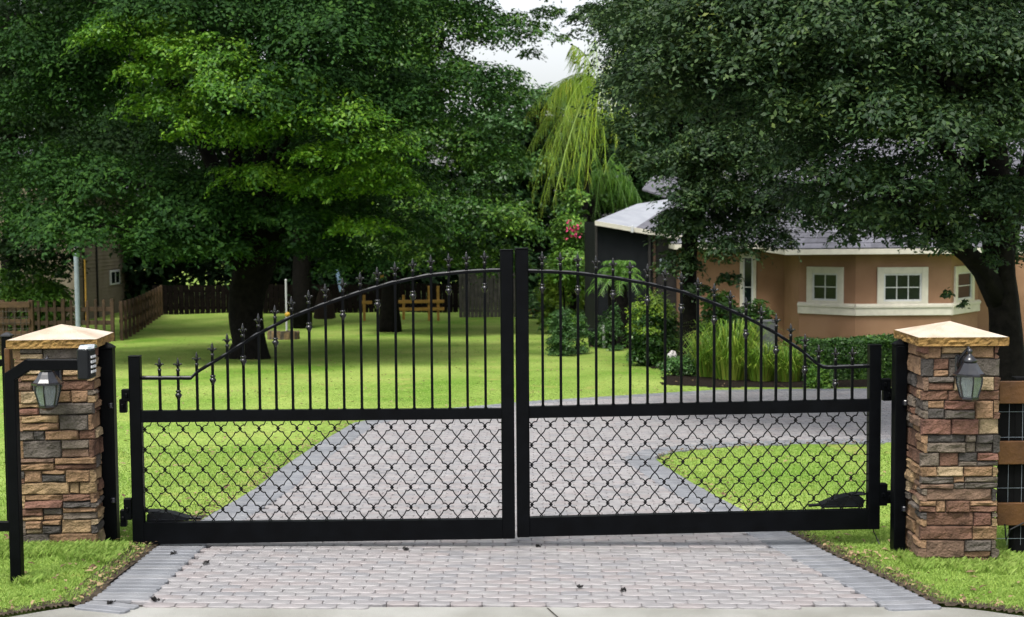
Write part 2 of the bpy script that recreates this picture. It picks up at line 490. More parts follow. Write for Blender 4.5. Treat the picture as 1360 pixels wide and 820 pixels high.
def scatter_lobes(c, rad, n, r0, r1, flat=.65, zmin=None, inner=.45):
    out = []
    for _ in range(n):
        u = Vector((rng.gauss(0, 1), rng.gauss(0, 1), rng.gauss(0, 1))).normalized()
        f = inner + (1 - inner) * rng.random() ** .5
        p = Vector((c[0] + u.x * rad[0] * f, c[1] + u.y * rad[1] * f, c[2] + u.z * rad[2] * f))
        r = rng.uniform(r0, r1)
        if zmin is not None and p.z - r * flat < zmin: p.z = zmin + r * flat + rng.random() * .5
        out.append((p.x, p.y, p.z, r, r, r * flat))
    return out

def pl(px, py, Y, rpx, rpz, ry=None):
    """A lobe seen around pixel (px, py) at distance Y with half-sizes in pixels."""
    p = at(px, py, Y)
    k = Y / F
    return (p.x, p.y, p.z, rpx * k, ry if ry else rpx * k, rpz * k)

def crown_object(name, lobes, dens, leaf, m, parent, org, **kw):
    V, Q = foliage(lobes, dens, leaf, **kw)
    o = link(name, npmesh(name, V - np.array(org), Q, m), parent)
    return o

def tree(name, label, base, trunk_pts, trunk_r, lobes, dens, leaf, m, group=None, limbs=6, limb_r=.12, fork=-1, **kw):
    root = empty(name, base, label, 'tree', group)
    org = Vector(base)
    tb = MB(org)
    pts = [Vector(p) for p in trunk_pts]
    # smooth the trunk line
    sm = []
    for i in range(len(pts) - 1):
        for t in (0, .25, .5, .75): sm.append((pts[i].lerp(pts[i + 1], t), trunk_r[i] * (1 - t) + trunk_r[i + 1] * t))
    sm.append((pts[-1], trunk_r[-1]))
    sm = [(p + Vector((mnoise.noise(p * .7), mnoise.noise(p * .7 + Vector((5, 5, 5))), 0)) * r * .35 * (0 if i == 0 else 1), r) for i, (p, r) in enumerate(sm)]
    tb.tube([p for p, r in sm], [r for p, r in sm], 14, .35)
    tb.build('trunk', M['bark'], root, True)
    fk = pts[fork]
    big = sorted(lobes, key=lambda q: -q[3])[:limbs]
    for q in big:
        e = Vector(q[:3]); mid = fk.lerp(e, .45) + Vector((rng.uniform(-.3, .3), rng.uniform(-.3, .3), abs(e.z - fk.z) * .12 + .1))
        ps = [fk - Vector((0, 0, limb_r * 2)), fk.lerp(mid, .5), mid, mid.lerp(e, .5), e]
        ps[1] += Vector((rng.uniform(-.1, .1), rng.uniform(-.1, .1), .1))
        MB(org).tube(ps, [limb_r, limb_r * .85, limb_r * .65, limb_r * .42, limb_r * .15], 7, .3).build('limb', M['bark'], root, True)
    crown_object('crown', lobes, dens, leaf, m, root, org, **kw)
    return root

def shrub(name, label, base, lobes, dens, leaf, m, group=None, stem=.05, **kw):
    root = empty(name, base, label, 'shrub', group)
    b = Vector(base)
    sb = MB(b)
    for q in lobes[:5]:
        c = Vector(q[:3])
        s0 = Vector((b.x + (c.x - b.x) * .6, b.y + (c.y - b.y) * .6, float(gz(c.x, c.y)) - .03))
        sb.tube([s0, s0.lerp(c, .5) + Vector((.03, .02, 0)), c], [stem, stem * .7, stem * .3], 6)
    sb.build('stem', M['bark'], root, True)
    crown_object('foliage', lobes, dens, leaf, m, root, b, **kw)
    return root

# ================================================================== GROUND, DRIVEWAY, STREET
EDGE_LEFT = [(104, 805), (120, 799), (205, 729), (270, 690), (340, 649), (374, 622), (425, 588), (470, 562), (555, 546), (650, 538), (700, 533.5),
             (850, 524), (943, 518.5), (1060, 517), (1200, 516), (1400, 514.5), (1700, 512)]
EDGE_PATCH = [(1700, 583), (1400, 585), (1200, 587.5), (1140, 588.5), (1000, 591), (945, 594.5), (895, 600), (873, 606), (871, 611), (880, 618), (919, 642),
              (967, 668), (987, 678), (1040, 704), (1111, 740), (1201, 782), (1238, 801), (1246, 805)]
def gp(lst): return [onground(*p) for p in lst]
EL, EP = gp(EDGE_LEFT), gp(EDGE_PATCH)
DRIVE = np.array([(p.x, p.y) for p in EL + EP])
FRONT = [(-900, 1000), (-300, 872), (0, 819), (60, 809), (85, 805), (104, 804), (1246, 804), (1270, 805), (1300, 808), (1360, 816), (1700, 880), (2300, 1000)]
FR = [(p.x, p.y) for p in gp(FRONT)]
FRX = np.array([p[0] for p in FR]); FRY = np.array([p[1] for p in FR])

def inside(poly, x, y):
    x = np.asarray(x, float); y = np.asarray(y, float)
    c = np.zeros(x.shape, bool)
    j = len(poly) - 1
    for i in range(len(poly)):
        xi, yi = poly[i]; xj, yj = poly[j]
        hit = ((yi > y) != (yj > y)) & (x < (xj - xi) * (y - yi) / (yj - yi + 1e-12) + xi)
        c ^= hit
        j = i
    return c

def linedist(pts, x, y):
    x = np.asarray(x, float); y = np.asarray(y, float)
    d = np.full(x.shape, 1e9)
    for (ax, ay), (bx, by) in zip(pts[:-1], pts[1:]):
        vx, vy = bx - ax, by - ay
        t = np.clip(((x - ax) * vx + (y - ay) * vy) / (vx * vx + vy * vy + 1e-12), 0, 1)
        d = np.minimum(d, np.hypot(x - ax - t * vx, y - ay - t * vy))
    return d

EDGES = [[(p.x, p.y) for p in EL], [(p.x, p.y) for p in EP]]
def edge_dist(x, y):
    return np.minimum(linedist(EDGES[0], x, y), linedist(EDGES[1], x, y))

def paved(x, y):
    return inside(DRIVE, x, y) | (y < np.interp(x, FRX, FRY))

def lawn_z(x, y):
    """The turf stands a few centimetres above the paving."""
    x = np.asarray(x, float); y = np.asarray(y, float)
    d = np.minimum(edge_dist(x, y), np.abs(y - np.interp(x, FRX, FRY)))
    t = np.clip(d / .5, 0, 1)
    near = np.clip((16 - y) / 6.0, 0.25, 1)
    wave = .015 * np.sin(x * 1.7 + y * .6) + .012 * np.sin(y * 2.3 - x * 1.1)
    up = (.008 + .012 * t * t * (3 - 2 * t)) * near + wave * t
    return gz(x, y) + np.where(paved(x, y), -.075, up)

def grid_mesh(name, xs, ys, zf, m, keep=None):
    X, Y = np.meshgrid(xs, ys)
    Z = zf(X, Y)
    V = np.stack([X, Y, Z], -1).reshape(-1, 3)
    nx, ny = len(xs), len(ys)
    i = np.arange(nx * ny).reshape(ny, nx)
    Q = np.stack([i[:-1, :-1], i[:-1, 1:], i[1:, 1:], i[1:, :-1]], -1).reshape(-1, 4)
    if keep is not None:
        c = V[Q].mean(1)
        Q = Q[keep(c[:, 0], c[:, 1])]
        u, inv = np.unique(Q, return_inverse=True)
        V = V[u]; Q = inv.reshape(-1, 4)
    me = npmesh(name, V, Q, m)
    me.polygons.foreach_set('use_smooth', [True] * len(me.polygons))
    return me

xs = np.unique(np.round(np.concatenate([np.arange(-7, 7.01, .10), np.arange(-20, 20.1, .5), np.linspace(-400, 400, 81)]), 3))
ys = np.unique(np.round(np.concatenate([np.linspace(-60, 6, 12), np.arange(7.6, 13, .08), np.arange(13, 26, .2), np.arange(26, 66, 1.0), np.linspace(66, 500, 40)]), 3))
def lawn_bed_z(x, y):
    """The turf sheet dips under the soil strip along the near paving edges."""
    z = lawn_z(x, y)
    d = np.minimum(edge_dist(x, y), np.abs(y - np.interp(x, FRX, FRY)))
    return np.where((y < 12) & (d < .10) & ~paved(x, y), gz(x, y) - .04, z)
tag(link('lawn', grid_mesh('lawn', xs, ys, lawn_bed_z, M['lawn'])), kind='structure')

# soil strip showing along the lawn's cut edge
def soil_keep(x, y):
    d = np.minimum(edge_dist(x, y), np.abs(y - np.interp(x, FRX, FRY)))
    n = np.array([mnoise.noise(Vector((a * 3.1, b * 3.1, 2.0))) for a, b in zip(x, y)])
    return (~paved(x, y)) & (d < .185 + .03 * n) & (y < 12)
tag(link('soil_edge', grid_mesh('soil_edge', np.arange(-4.6, 4.6, .02), np.arange(7.9, 11.6, .02), lambda x, y: np.where(paved(x, y), gz(x, y), lawn_z(x, y) + .004), M['soil'], soil_keep)), kind='structure')

# street concrete in front of the driveway
st = MB()
sx = np.unique(np.concatenate([np.linspace(-300, 300, 61), np.arange(-6, 6.01, .2), FRX]))
rows = [0, .02, .06, .15, .4, 1]
grid = []
for t in rows:
    yy = np.interp(sx, FRX, FRY)
    y = yy * (1 - t) + (-60) * t
    grid.append(np.stack([sx, y, gz(sx, y) - .012 + 0 * sx], -1))
G = np.concatenate(grid); nx = len(sx)
ii = np.arange(len(G)).reshape(len(rows), nx)
Qs = np.stack([ii[:-1, :-1], ii[1:, :-1], ii[1:, 1:], ii[:-1, 1:]], -1).reshape(-1, 4)
street = tag(link('street', npmesh('street', G, Qs, M['concrete'])), kind='structure')
# saw cut across the concrete
j0, j1 = onground(727, 806), onground(745, 822); j2 = j0 + (j1 - j0) * 6
jm = MB()
dv = (j2 - j0); sd = Vector((-dv.y, dv.x, 0)).normalized() * .006
for a, b in ((0, 1),):
    q = [j0 + sd, j0 - sd, j2 - sd, j2 + sd]
    jm.add([Vector((p.x, p.y, float(gz(p.x, p.y)) - .0075)) for p in q], [(0, 1, 2, 3)])
jm.build('saw_joint', M['joint'], street)

# driveway: sand bed, then pavers in courses
drive = tag(link('driveway', grid_mesh('driveway', np.arange(-3.8, 16, .15), np.arange(8, 26, .15), lambda x, y: gz(x, y) - .024, M['joint'],
                 lambda x, y: inside(DRIVE, x, y) | (edge_dist(x, y) < .05))), kind='structure')

PL_, PW_, PT_ = .200, .100, .045
def paver_geo(lx, ly, cut=.021, bev=.004):
    """Tumbled paver: clipped corners and a bevelled top; local origin at its top centre."""
    hx, hy = lx / 2 - .0022, ly / 2 - .0014
    def ring(ix, z):
        a, b = hx - ix, hy - ix; c = cut
        return [(-a + c, -b, z), (a - c, -b, z), (a, -b + c, z), (a, b - c, z), (a - c, b, z), (-a + c, b, z), (-a, b - c, z), (-a, -b + c, z)]
    vs = ring(0, -PT_ * .5) + ring(0, -bev) + ring(bev * 1.3, 0)
    fs = [tuple(range(16, 24))]
    for r in (0, 8):
        for k in range(8): fs.append((r + k, r + (k + 1) % 8, r + 8 + (k + 1) % 8, r + 8 + k))
    return vs, fs
PV, PF = paver_geo(PL_, PW_)
BV, BF = paver_geo(.1, .36)
def one_mesh(name, V, Fc, m):
    me = bpy.data.meshes.new(name); me.from_pydata(V, [], Fc); me.materials.append(m); me.update(); return me
pav_me = [one_mesh('paver', PV, PF, M['paver%d' % i]) for i in range(5)] + [one_mesh('paver', PV, PF, M['paver_shade'])]
bor_me = [one_mesh('border_paver', BV, BF, M['border%d' % i]) for i in range(3)]
TILT = (math.atan(-.041), 0, 0)
def tilt_at(x, y):
    e = .05
    return math.atan((gz(x, y + e) - gz(x, y - e)) / (2 * e)), -math.atan((gz(x + e, y) - gz(x - e, y)) / (2 * e))

cells = []
y = 8.30; row = 0
while y < 25.5:
    off = (row % 2) * PL_ / 2 + (row // 7) * .013
    for k in range(-20, 80):
        cells.append((off + k * PL_, y, row))
    y += PW_; row += 1
cells = np.array(cells)
ok = inside(DRIVE, cells[:, 0], cells[:, 1])
dd = edge_dist(cells[:, 0], cells[:, 1])
far_ok = (cells[:, 0] < .42 * cells[:, 1] + .5)
cells = cells[ok & (dd > .30) & far_ok]
def gate_shade(x, y):  # paver row under the gate where its shadow is painted
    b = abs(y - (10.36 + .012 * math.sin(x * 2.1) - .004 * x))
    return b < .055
NEAR = 300
placed = 0
VV, FF, MI = [], [], []
pvn = np.array(PV)
for k, (x, y, r) in enumerate(cells):
    mi = rng.choices([0, 1, 2, 3, 4], [3, 2.4, 3, 1.6, 2.2])[0]
    if gate_shade(x, y) and rng.random() < .9: mi = 5
    z = float(gz(x, y)) + rng.uniform(-.002, .002)
    tx, ty = tilt_at(x, y)
    rot = (tx + rng.uniform(-.006, .006), ty + rng.uniform(-.006, .006), rng.uniform(-.012, .012))
    if placed < NEAR:
        link('paver', pav_me[mi], drive, (x, y, z), rot); placed += 1
    else:
        b = len(VV)
        c, s = math.cos(rot[2]), math.sin(rot[2])
        for v in PV:
            X = v[0] * c - v[1] * s; Y = v[0] * s + v[1] * c
            VV.append((x + X, y + Y, z + v[2] + math.tan(rot[0]) * Y - math.tan(rot[1]) * X))
        for f in PF: FF.append(tuple(i + b for i in f)); MI.append(mi)
me = bpy.data.meshes.new('paver_field'); me.from_pydata(VV, [], FF)
for q in pav_me: me.materials.append(q.materials[0])
me.polygons.foreach_set('material_index', MI); me.update()
tag(link('paver_field', me, drive), kind='stuff')

# soldier border
def along(pts, step):
    P = [Vector((p[0], p[1], 0)) for p in pts]
    acc = 0.0; out = []
    for a, b in zip(P[:-1], P[1:]):
        l = (b - a).length; d = (b - a) / max(l, 1e-6)
        t = -acc % step if acc else 0
        t = (step - acc) % step
        while t < l:
            out.append((a + d * t, d)); t += step
        acc = (acc + l) % step
    return out
def smooth_line(pts, n=4):
    P = [Vector((p[0], p[1], 0)) for p in pts]; out = []
    for i in range(len(P) - 1):
        p0, p1, p2, p3 = P[max(i - 1, 0)], P[i], P[i + 1], P[min(i + 2, len(P) - 1)]
        for k in range(n):
            t = k / n
            out.append(.5 * ((2 * p1) + (p2 - p0) * t + (2 * p0 - 5 * p1 + 4 * p2 - p3) * t * t + (3 * p1 - p0 - 3 * p2 + p3) * t ** 3))
    out.append(P[-1]); return [(p.x, p.y) for p in out]
bo = [(p, d, 1) for p, d in along(EDGES[0], .102)] + [(p, d, 1) for p, d in along(EDGES[1], .102)]
bo.sort(key=lambda q: q[0].y)
VV, FF, MI = [], [], []
nb = 0
for p, d, s in bo:
    if p.x > .42 * p.y + 1: continue
    nrm = Vector((d.y, -d.x, 0)) * s
    c = p + nrm * .17
    z = float(gz(c.x, c.y)) + .004 + rng.uniform(-.0015, .0015)
    a = math.atan2(d.y, d.x)
    tx, ty = tilt_at(c.x, c.y)
    mi = rng.randrange(3)
    if nb < 120:
        mrot = Matrix.Rotation(tx, 3, 'X') @ Matrix.Rotation(ty, 3, 'Y') @ Matrix.Rotation(a, 3, 'Z')
        link('border_paver', bor_me[mi], drive, (c.x, c.y, z), mrot.to_euler()); nb += 1
    else:
        b = len(VV); cc, ss = math.cos(a), math.sin(a)
        for v in BV:
            X = v[0] * cc - v[1] * ss; Y = v[0] * ss + v[1] * cc
            VV.append((c.x + X, c.y + Y, z + v[2] + math.tan(tx) * Y - math.tan(ty) * X))
        for f in BF: FF.append(tuple(i + b for i in f)); MI.append(mi)
me = bpy.data.meshes.new('border_field'); me.from_pydata(VV, [], FF)
for q in bor_me: me.materials.append(q.materials[0])
me.polygons.foreach_set('material_index', MI); me.update()
tag(link('border_field', me, drive), kind='stuff')

# ================================================================== GATE
G0 = at(174.5, 722, 10.30); G1 = at(1168, 702, 10.56)
GD = Vector((G1.x - G0.x, G1.y - G0.y, 0)).normalized()
GN = Vector((-GD.y, GD.x, 0))                      # away from the camera
GYAW = math.atan2(GD.y, GD.x)
def guz(px, py):
    d = ray(px, py); c = Vector((0, 0, CAMZ))
    t = (G0 - c).dot(GN) / d.dot(GN)
    p = c + d * t
    return (p - G0).dot(GD), p.z
def gworld(u, v, z): return Vector((G0.x, G0.y, 0)) + GD * u + GN * v + Vector((0, 0, z))

def finial_mesh():
    m = MB()
    m.lathe((0, 0, 0), [(.012, -.006), (.017, .004), (.017, .012), (.012, .02)], 8)          # collar
    m.lathe((0, 0, 0), [(.010, .02), (.008, .035), (.014, .058), (.012, .075), (.006, .093), (.0008, .108)], 8)
    for s in (-1, 1):
        m.tube([(0, -.004, .026), (s * .012, -.006, .045), (s * .024, -.008, .058), (s * .033, -.009, .056), (s * .036, -.009, .048)], [.006, .0075, .0075, .006, .003], 6)
        m.tube([(0, .004, .026), (0, s * .014, .046), (0, s * .024, .056), (0, s * .031, .052)], [.005, .0065, .006, .003], 5)
    return m.mesh('finial', M['iron_wet'], True)
def knuckle_mesh():
    m = MB()
    m.lathe((0, 0, 0), [(.010, -.040), (.013, -.034), (.013, -.026), (.019, -.018), (.025, -.006), (.025, .004), (.018, .010), (.014, .018), (.021, .024), (.021, .030), (.012, .036)], 10)
    return m.mesh('knuckle', M['iron_wet'], True)
FIN, KNU = finial_mesh(), knuckle_mesh()

def lattice(us, zs, nx, nz, a0, flip=False):
    """Quatrefoil grille between us and zs as one bent-wire panel in (u, v, z)."""
    m = MB()
    (u0, u1), (z0, z1) = us, zs
    cw, chh = (u1 - u0) / nx, (z1 - z0) / nz
    prof = [(.5, 0), (.470, .075), (.405, .150), (.315, .185), (.235, .170), (.205, .255), (.150, .345), (.075, .425), (0, .5)]
    w, dpt = .0036, .006
    for j in range(-1, nz + 1):
        for i in range(-1, nx + 1):
            cu, cz = u0 + (i + .5 + a0) * cw, z1 - (j + .38) * chh
            for sx in (-1, 1):
                for sz in (-1, 1):
                    pts = [(cu + sx * a * cw, cz + sz * b * chh) for a, b in prof]
                    pts = [p for p in pts if u0 - .004 <= p[0] <= u1 + .004 and z0 - .004 <= p[1] <= z1 + .004]
                    for (ax, az), (bx, bz) in zip(pts[:-1], pts[1:]):
                        dx, dz = bx - ax, bz - az
                        l = math.hypot(dx, dz)
                        if l < 1e-5 or l > cw: continue
                        nx_, nz_ = -dz / l * w, dx / l * w
                        m.add([(ax + nx_, -dpt, az + nz_), (ax - nx_, -dpt, az - nz_), (bx - nx_, -dpt, bz - nz_), (bx + nx_, -dpt, bz + nz_),
                               (ax + nx_, dpt, az + nz_), (ax - nx_, dpt, az - nz_), (bx - nx_, dpt, bz - nz_), (bx + nx_, dpt, bz + nz_)],
                              [(0, 1, 2, 3), (7, 6, 5, 4), (0, 3, 7, 4), (1, 5, 6, 2)])
            a = cu + .5 * cw
            if u0 <= a <= u1 and z0 <= cz <= z1:
                r = .0155
                m.add([(a - r, 0, cz), (a, 0, cz + r * 1.1), (a + r, 0, cz), (a, 0, cz - r * 1.1), (a, -.010, cz), (a, .010, cz)],
                      [(0, 3, 4), (3, 2, 4), (2, 1, 4), (1, 0, 4), (3, 0, 5), (2, 3, 5), (1, 2, 5), (0, 1, 5)])
    return m

def gate_leaf(side, label, hs, cs, mid, bot, arch, pickets, knuckles, hinges, a0, flat):
    """hs/cs: (x0, x1, top, bottom) of the hinge and meeting stiles in pixels; mid/bot: rails ((xa, top, bottom), (xb, top, bottom))."""
    hu, hz = guz((hs[0] + hs[1]) / 2, hs[3])
    root = empty('gate_leaf', gworld(hu, 0, hz), label, 'gate', 'leaves of the driveway gate', GYAW)
    def lu(px, py):
        u, z = guz(px, py); return u - hu, z - hz
    def stile(x0, x1, t, b, d=.038, name='stile'):
        ua, za = lu(x0, t); ub, zb = lu(x1, b); uc, _ = lu(x0, b); ud, _ = lu(x1, t)
        a, b_ = (ua + uc) / 2, (ub + ud) / 2
        m = MB(); m.box(a, b_, -d, d, zb, za, .006)
        m.box(a - .002, b_ + .002, -d - .002, d + .002, za - .001, za + .008, .003)
        m.build(name, M['iron'], root); return a, b_
    h0, h1 = stile(*hs); c0, c1 = stile(*cs)
    L0, L1 = (h1, c0) if side < 0 else (c1, h0)
    def rail(r, name, d):
        (xa, ta, ba), (xb, tb, bb) = r
        ua, zta = lu(xa, ta); _, zba = lu(xa, ba); ub, ztb = lu(xb, tb); _, zbb = lu(xb, bb)
        f = lambda u, a, b: a + (b - a) * (u - ua) / (ub - ua)
        zt0, zt1, zb0, zb1 = f(L0, zta, ztb), f(L1, zta, ztb), f(L0, zba, zbb), f(L1, zba, zbb)
        m = MB()
        m.add([(L0, -d, zb0), (L1, -d, zb1), (L1, -d, zt1), (L0, -d, zt0), (L0, d, zb0), (L1, d, zb1), (L1, d, zt1), (L0, d, zt0)],
              [(0, 1, 2, 3), (7, 6, 5, 4), (3, 2, 6, 7), (1, 0, 4, 5), (0, 3, 7, 4), (2, 1, 5, 6)])
        m.build(name, M['iron'], root)
        return (lambda u: f(u, zta, ztb)), (lambda u: f(u, zba, zbb))
    mt, mb_ = rail(mid, 'middle_rail', .030)
    bt, bb_ = rail(bot, 'bottom_rail', .034)
    # arched top bar
    ap = [lu(*p) for p in arch]
    ap.sort()
    AU = [p[0] for p in ap]; AZ = [p[1] for p in ap]
    def az(u): return float(np.interp(u, AU, AZ))
    us = [L0] + [u for u in np.linspace(AU[0], AU[-1], 46) if L0 < u < L1] + [L1]
    us = sorted(set(us + [u for u in AU if L0 < u < L1]))
    m = MB(); h, d = .0145, .014
    vs, fs = [], []
    for i, u in enumerate(us):
        z = az(u)
        e = .009
        vs += [(u, -d, z - h), (u, -d, z + h - e), (u, -d + e, z + h), (u, d, z + h), (u, d, z - h)]
        if i:
            b = (i - 1) * 5
            fs += [(b + k, b + 5 + k, b + 5 + (k + 1) % 5, b + (k + 1) % 5) for k in range(5)]
    m.add(vs, fs); m.mi = [1 if i % 5 in (1, 2) else 0 for i in range(len(fs))]; m.build('arched_rail', [M['iron'], M['iron_top']], root)
    # pickets with finials and knuckles
    for i, px in enumerate(pickets):
        u = lu(px, 520)[0]
        za = az(u)
        m = MB(); r = .0098
        m.box(u - r, u + r, -r, r, mt(u) - .002, za + .052, .002)
        m.box(u - r - .004, u + r + .004, -r - .004, r + .004, mt(u), mt(u) + .006)       # weld collar
        p = m.build('picket', M['iron'], root)
        fo = link('finial', FIN, p, (u, 0, za + .050), (0, 0, rng.uniform(-.12, .12))); fo.scale = (.88, .88, .95)
        if i in knuckles: link('knuckle', KNU, p, (u, 0, za - .128))
    # quatrefoil grille
    uA, uB = L0, L1
    zlo = (bt(uA) + bt(uB)) / 2; zhi = (mb_(uA) + mb_(uB)) / 2
    lat = lattice((uA, uB), (zlo, zhi), flat, 5, a0)
    # follow the slight slope between the two rails
    out = []
    for (u, v, z) in lat.v:
        t = (z - zlo) / (zhi - zlo)
        out.append((u, v, bt(u) + t * (mb_(u) - bt(u))))
    lat.v = out
    lat.build('grille', M['wire'], root)
    for k, (xa, xb, ya, yb) in enumerate(hinges):
        ua, za = lu(xa, ya); ub, zb = lu(xb, yb)
        m = MB(); m.box(ua, ub, -.03 + .004 * (k % 2), .03 - .004 * (k % 2), zb, za, .004)
        m.lathe(((ua + ub) / 2, -.030, (za + zb) / 2), [(.010, -.016), (.014, -.012), (.014, .012), (.010, .016)], 6)
        m.build('hinge', M['iron'], root)
    return root

lp = [212.5, 237, 262, 283, 303, 324, 345, 367, 389, 412, 434, 457, 480.5, 503, 526.5, 550, 574, 597.5, 621, 645]
rp_ = [721, 745, 768, 792, 814.5, 837, 860, 883.3, 904.7, 926.6, 948.3, 969.6, 990.4, 1010.7, 1030.4, 1049.7, 1068.8, 1087, 1109.3, 1131.7]
arch_l = [(185, 502), (254, 502), (262, 494), (300, 471), (340, 445), (387, 421), (428, 405), (475, 389), (521, 375.6), (568, 366), (618, 361), (650, 359.3), (675, 359)]
arch_r = [(694, 360), (730, 360.8), (768, 363), (815, 369), (861, 377), (908, 388), (949, 403), (990, 421), (1020, 437), (1034, 445), (1065, 466), (1082, 481), (1092, 487), (1099, 488), (1160, 486)]
gate_leaf(-1, 'left black iron gate leaf rising towards the middle, beside the pillar with the keypad', (174.5, 190, 474, 722), (665.5, 682.6, 333, 714.5),
          ((192, 545.7, 560.7), (660, 542.4, 556)), ((192, 694, 722), (660, 689, 714.7)), arch_l, lp, set(range(1, 20, 2)),
          [(162, 176, 517, 533), (159, 169, 530, 548), (165, 176, 662, 690), (160, 169, 677, 699)], .12, 19)
gate_leaf(1, 'right black iron gate leaf sloping down towards the pillar by the wooden fence', (1152.5, 1168, 459, 702), (685.4, 702.6, 331, 712.5),
          ((703, 540, 555), (1150, 530.5, 546.5)), ((703, 687, 712), (1150, 676, 702)), arch_r, rp_, set(range(0, 20, 2)),
          [(1166, 1182, 503, 518), (1172, 1186, 516, 532), (1166, 1177, 642, 671), (1175, 1185, 652, 668)], .12, 18)

def gate_post(x0, x1, top, Y, label, depth=.10):
    xc = (x0 + x1) / 2
    b = gxy(xc, Y); zt = at(xc, top, Y).z
    w = (x1 - x0) * Y / F / 2
    root = empty('gate_post', b, label, 'post', 'posts the gate leaves hang on', GYAW)
    h = zt - b.z
    m = MB(); m.box(-w, w, -depth / 2, depth / 2, -.12, h, .006); m.build('shaft', M['iron'], root)
    m = MB(); m.lathe((0, 0, h), [(w * 1.50, 0), (w * 1.50, .012), (w * .9, .03), (.004, .048)], 4, PI / 4)
    m.build('post_cap', M['iron'], root)
    for z in (.35, h - .42):
        m = MB(); m.lathe((w * .6, -depth / 2 - .008, z), [(.016, -.02), (.020, -.014), (.020, .014), (.016, .02)], 8); m.build('bolt', M['pewter'], root)
gate_post(140, 158, 463, 10.33, 'square black steel post between the keypad pillar and the gate')
gate_post(1184, 1200, 459, 10.28, 'square black steel post between the gate and the reddish pillar')

def opener(side, px0, px1, pyt, pyb, label):
    """Swing-gate ram lying along the bottom rail, behind the leaf."""
    u0, z0 = guz(px0, pyb); u1, z1 = guz(px1, pyt)
    root = empty('gate_opener', gworld(u0, .11, z0), label, 'gate opener', 'rams that swing the gate', GYAW)
    Lx = u1 - u0; H = z1 - z0
    s = 1
    prof = [(0, .0), (0, .72), (.10, .95), (.35, 1.0), (.62, .80), (.88, .42), (1, .28), (1, 0)]
    if side > 0: prof = [(1 - a, b) for a, b in prof][::-1]
    m = MB()
    vs = []; n = len(prof)
    for v in (-.055, .055):
        for a, b in prof: vs.append((a * Lx, v, b * H))
    for v, k in ((-.03, .94), (.03, .94)): pass
    fs = [tuple(range(n)) if side > 0 else tuple(range(n))[::-1], tuple(range(n, 2 * n))]
    for i in range(n): fs.append((i, (i + 1) % n, n + (i + 1) % n, n + i))
    m.add(vs, fs); m.build('housing', M['plastic'], root)
    m = MB(); m.box(Lx * .05, Lx * .95, -.060, -.054, H * .12, H * .22); m.build('seam_strip', M['pewter'], root)
    m = MB(); e = Lx * (1.0 if side < 0 else 0.0); dirn = 1 if side < 0 else -1
    m.tube([(e, 0, H * .16), (e + dirn * .09, 0, H * .10)], .012, 8); m.build('push_rod', M['plastic'], root)
    m = MB(); q = Lx * (.10 if side < 0 else .90); m.box(q - .06, q + .06, -.05, .05, H * .95, H * 1.12, .012); m.build('release_cover', M['plastic'], root)
opener(-1, 193, 248, 682, 695, 'black gate ram in the lower corner of the left leaf')
opener(1, 1094, 1150, 660, 677, 'black gate ram in the lower corner of the right leaf')
cb = MB()
c0 = at(1160, 702, 10.6); c1 = at(1163, 712, 10.6); c2 = at(1174, 727, 10.5)
cb.tube([c0, c0.lerp(c1, .5) - Vector((.006, 0, 0)), c1, c1.lerp(c2, .5) - Vector((.008, 0, .01)), c2 - Vector((0, 0, .02))], .0045, 6)
tag(cb.build('gate_cable', M['plastic']), 'thin black cable curving from the right leaf into the grass', 'cable')

# ================================================================== STONE PILLARS
def stone_mesh(w, h, prot, seed, m):
    """Split-faced ledge stone: front towards -y, origin at the back lower left corner."""
    us_ = [0, .009 / w] + list(np.linspace(.009 / w, 1 - .009 / w, max(3, min(7, int(w / .05) + 1)))[1:-1]) + [1 - .009 / w, 1]
    zs_ = [0, .008 / h, .5, 1 - .008 / h, 1]
    nx = len(us_) - 1; nz = len(zs_) - 1
    V = []; 
    for j in range(nz + 1):
        for i in range(nx + 1):
            a, b = us_[i], zs_[j]
            e = min(a * w, (1 - a) * w, b * h, (1 - b) * h)
            y = -prot * (.70 + .30 * min(1, e / .008)) - .010 * mnoise.noise(Vector((seed * 2.1, a * 1.5, b * 1.5))) - (.011 * mnoise.noise(Vector((a * w * 16 + seed * 3.7, b * h * 16, seed * 1.3))) + .011 * mnoise.noise(Vector((a * w * 40, b * h * 40 + seed, 1)))) * min(1, e / .008 + .35)
            jx = .004 * mnoise.noise(Vector((b * 3 + seed, a * 3, 7))) ; jz = .008 * mnoise.noise(Vector((a * w * 9 + seed, b, 3)))
            V.append((a * w + jx, y, b * h + jz))
    Fc = []
    k = nx + 1
    for j in range(nz):
        for i in range(nx): Fc.append((j * k + i, j * k + i + 1, (j + 1) * k + i + 1, (j + 1) * k + i))
    per = [i for i in range(k)] + [j * k + nx for j in range(1, nz + 1)] + [nz * k + i for i in range(nx - 1, -1, -1)] + [j * k for j in range(nz - 1, 0, -1)]
    b0 = len(V)
    for p in per: V.append((V[p][0], .0, V[p][2]))
    n = len(per)
    for i in range(n): Fc.append((per[(i + 1) % n], per[i], b0 + i, b0 + (i + 1) % n))
    me = bpy.data.meshes.new('stone'); me.from_pydata(V, [], Fc); me.materials.append(m)
    me.update()
    return me

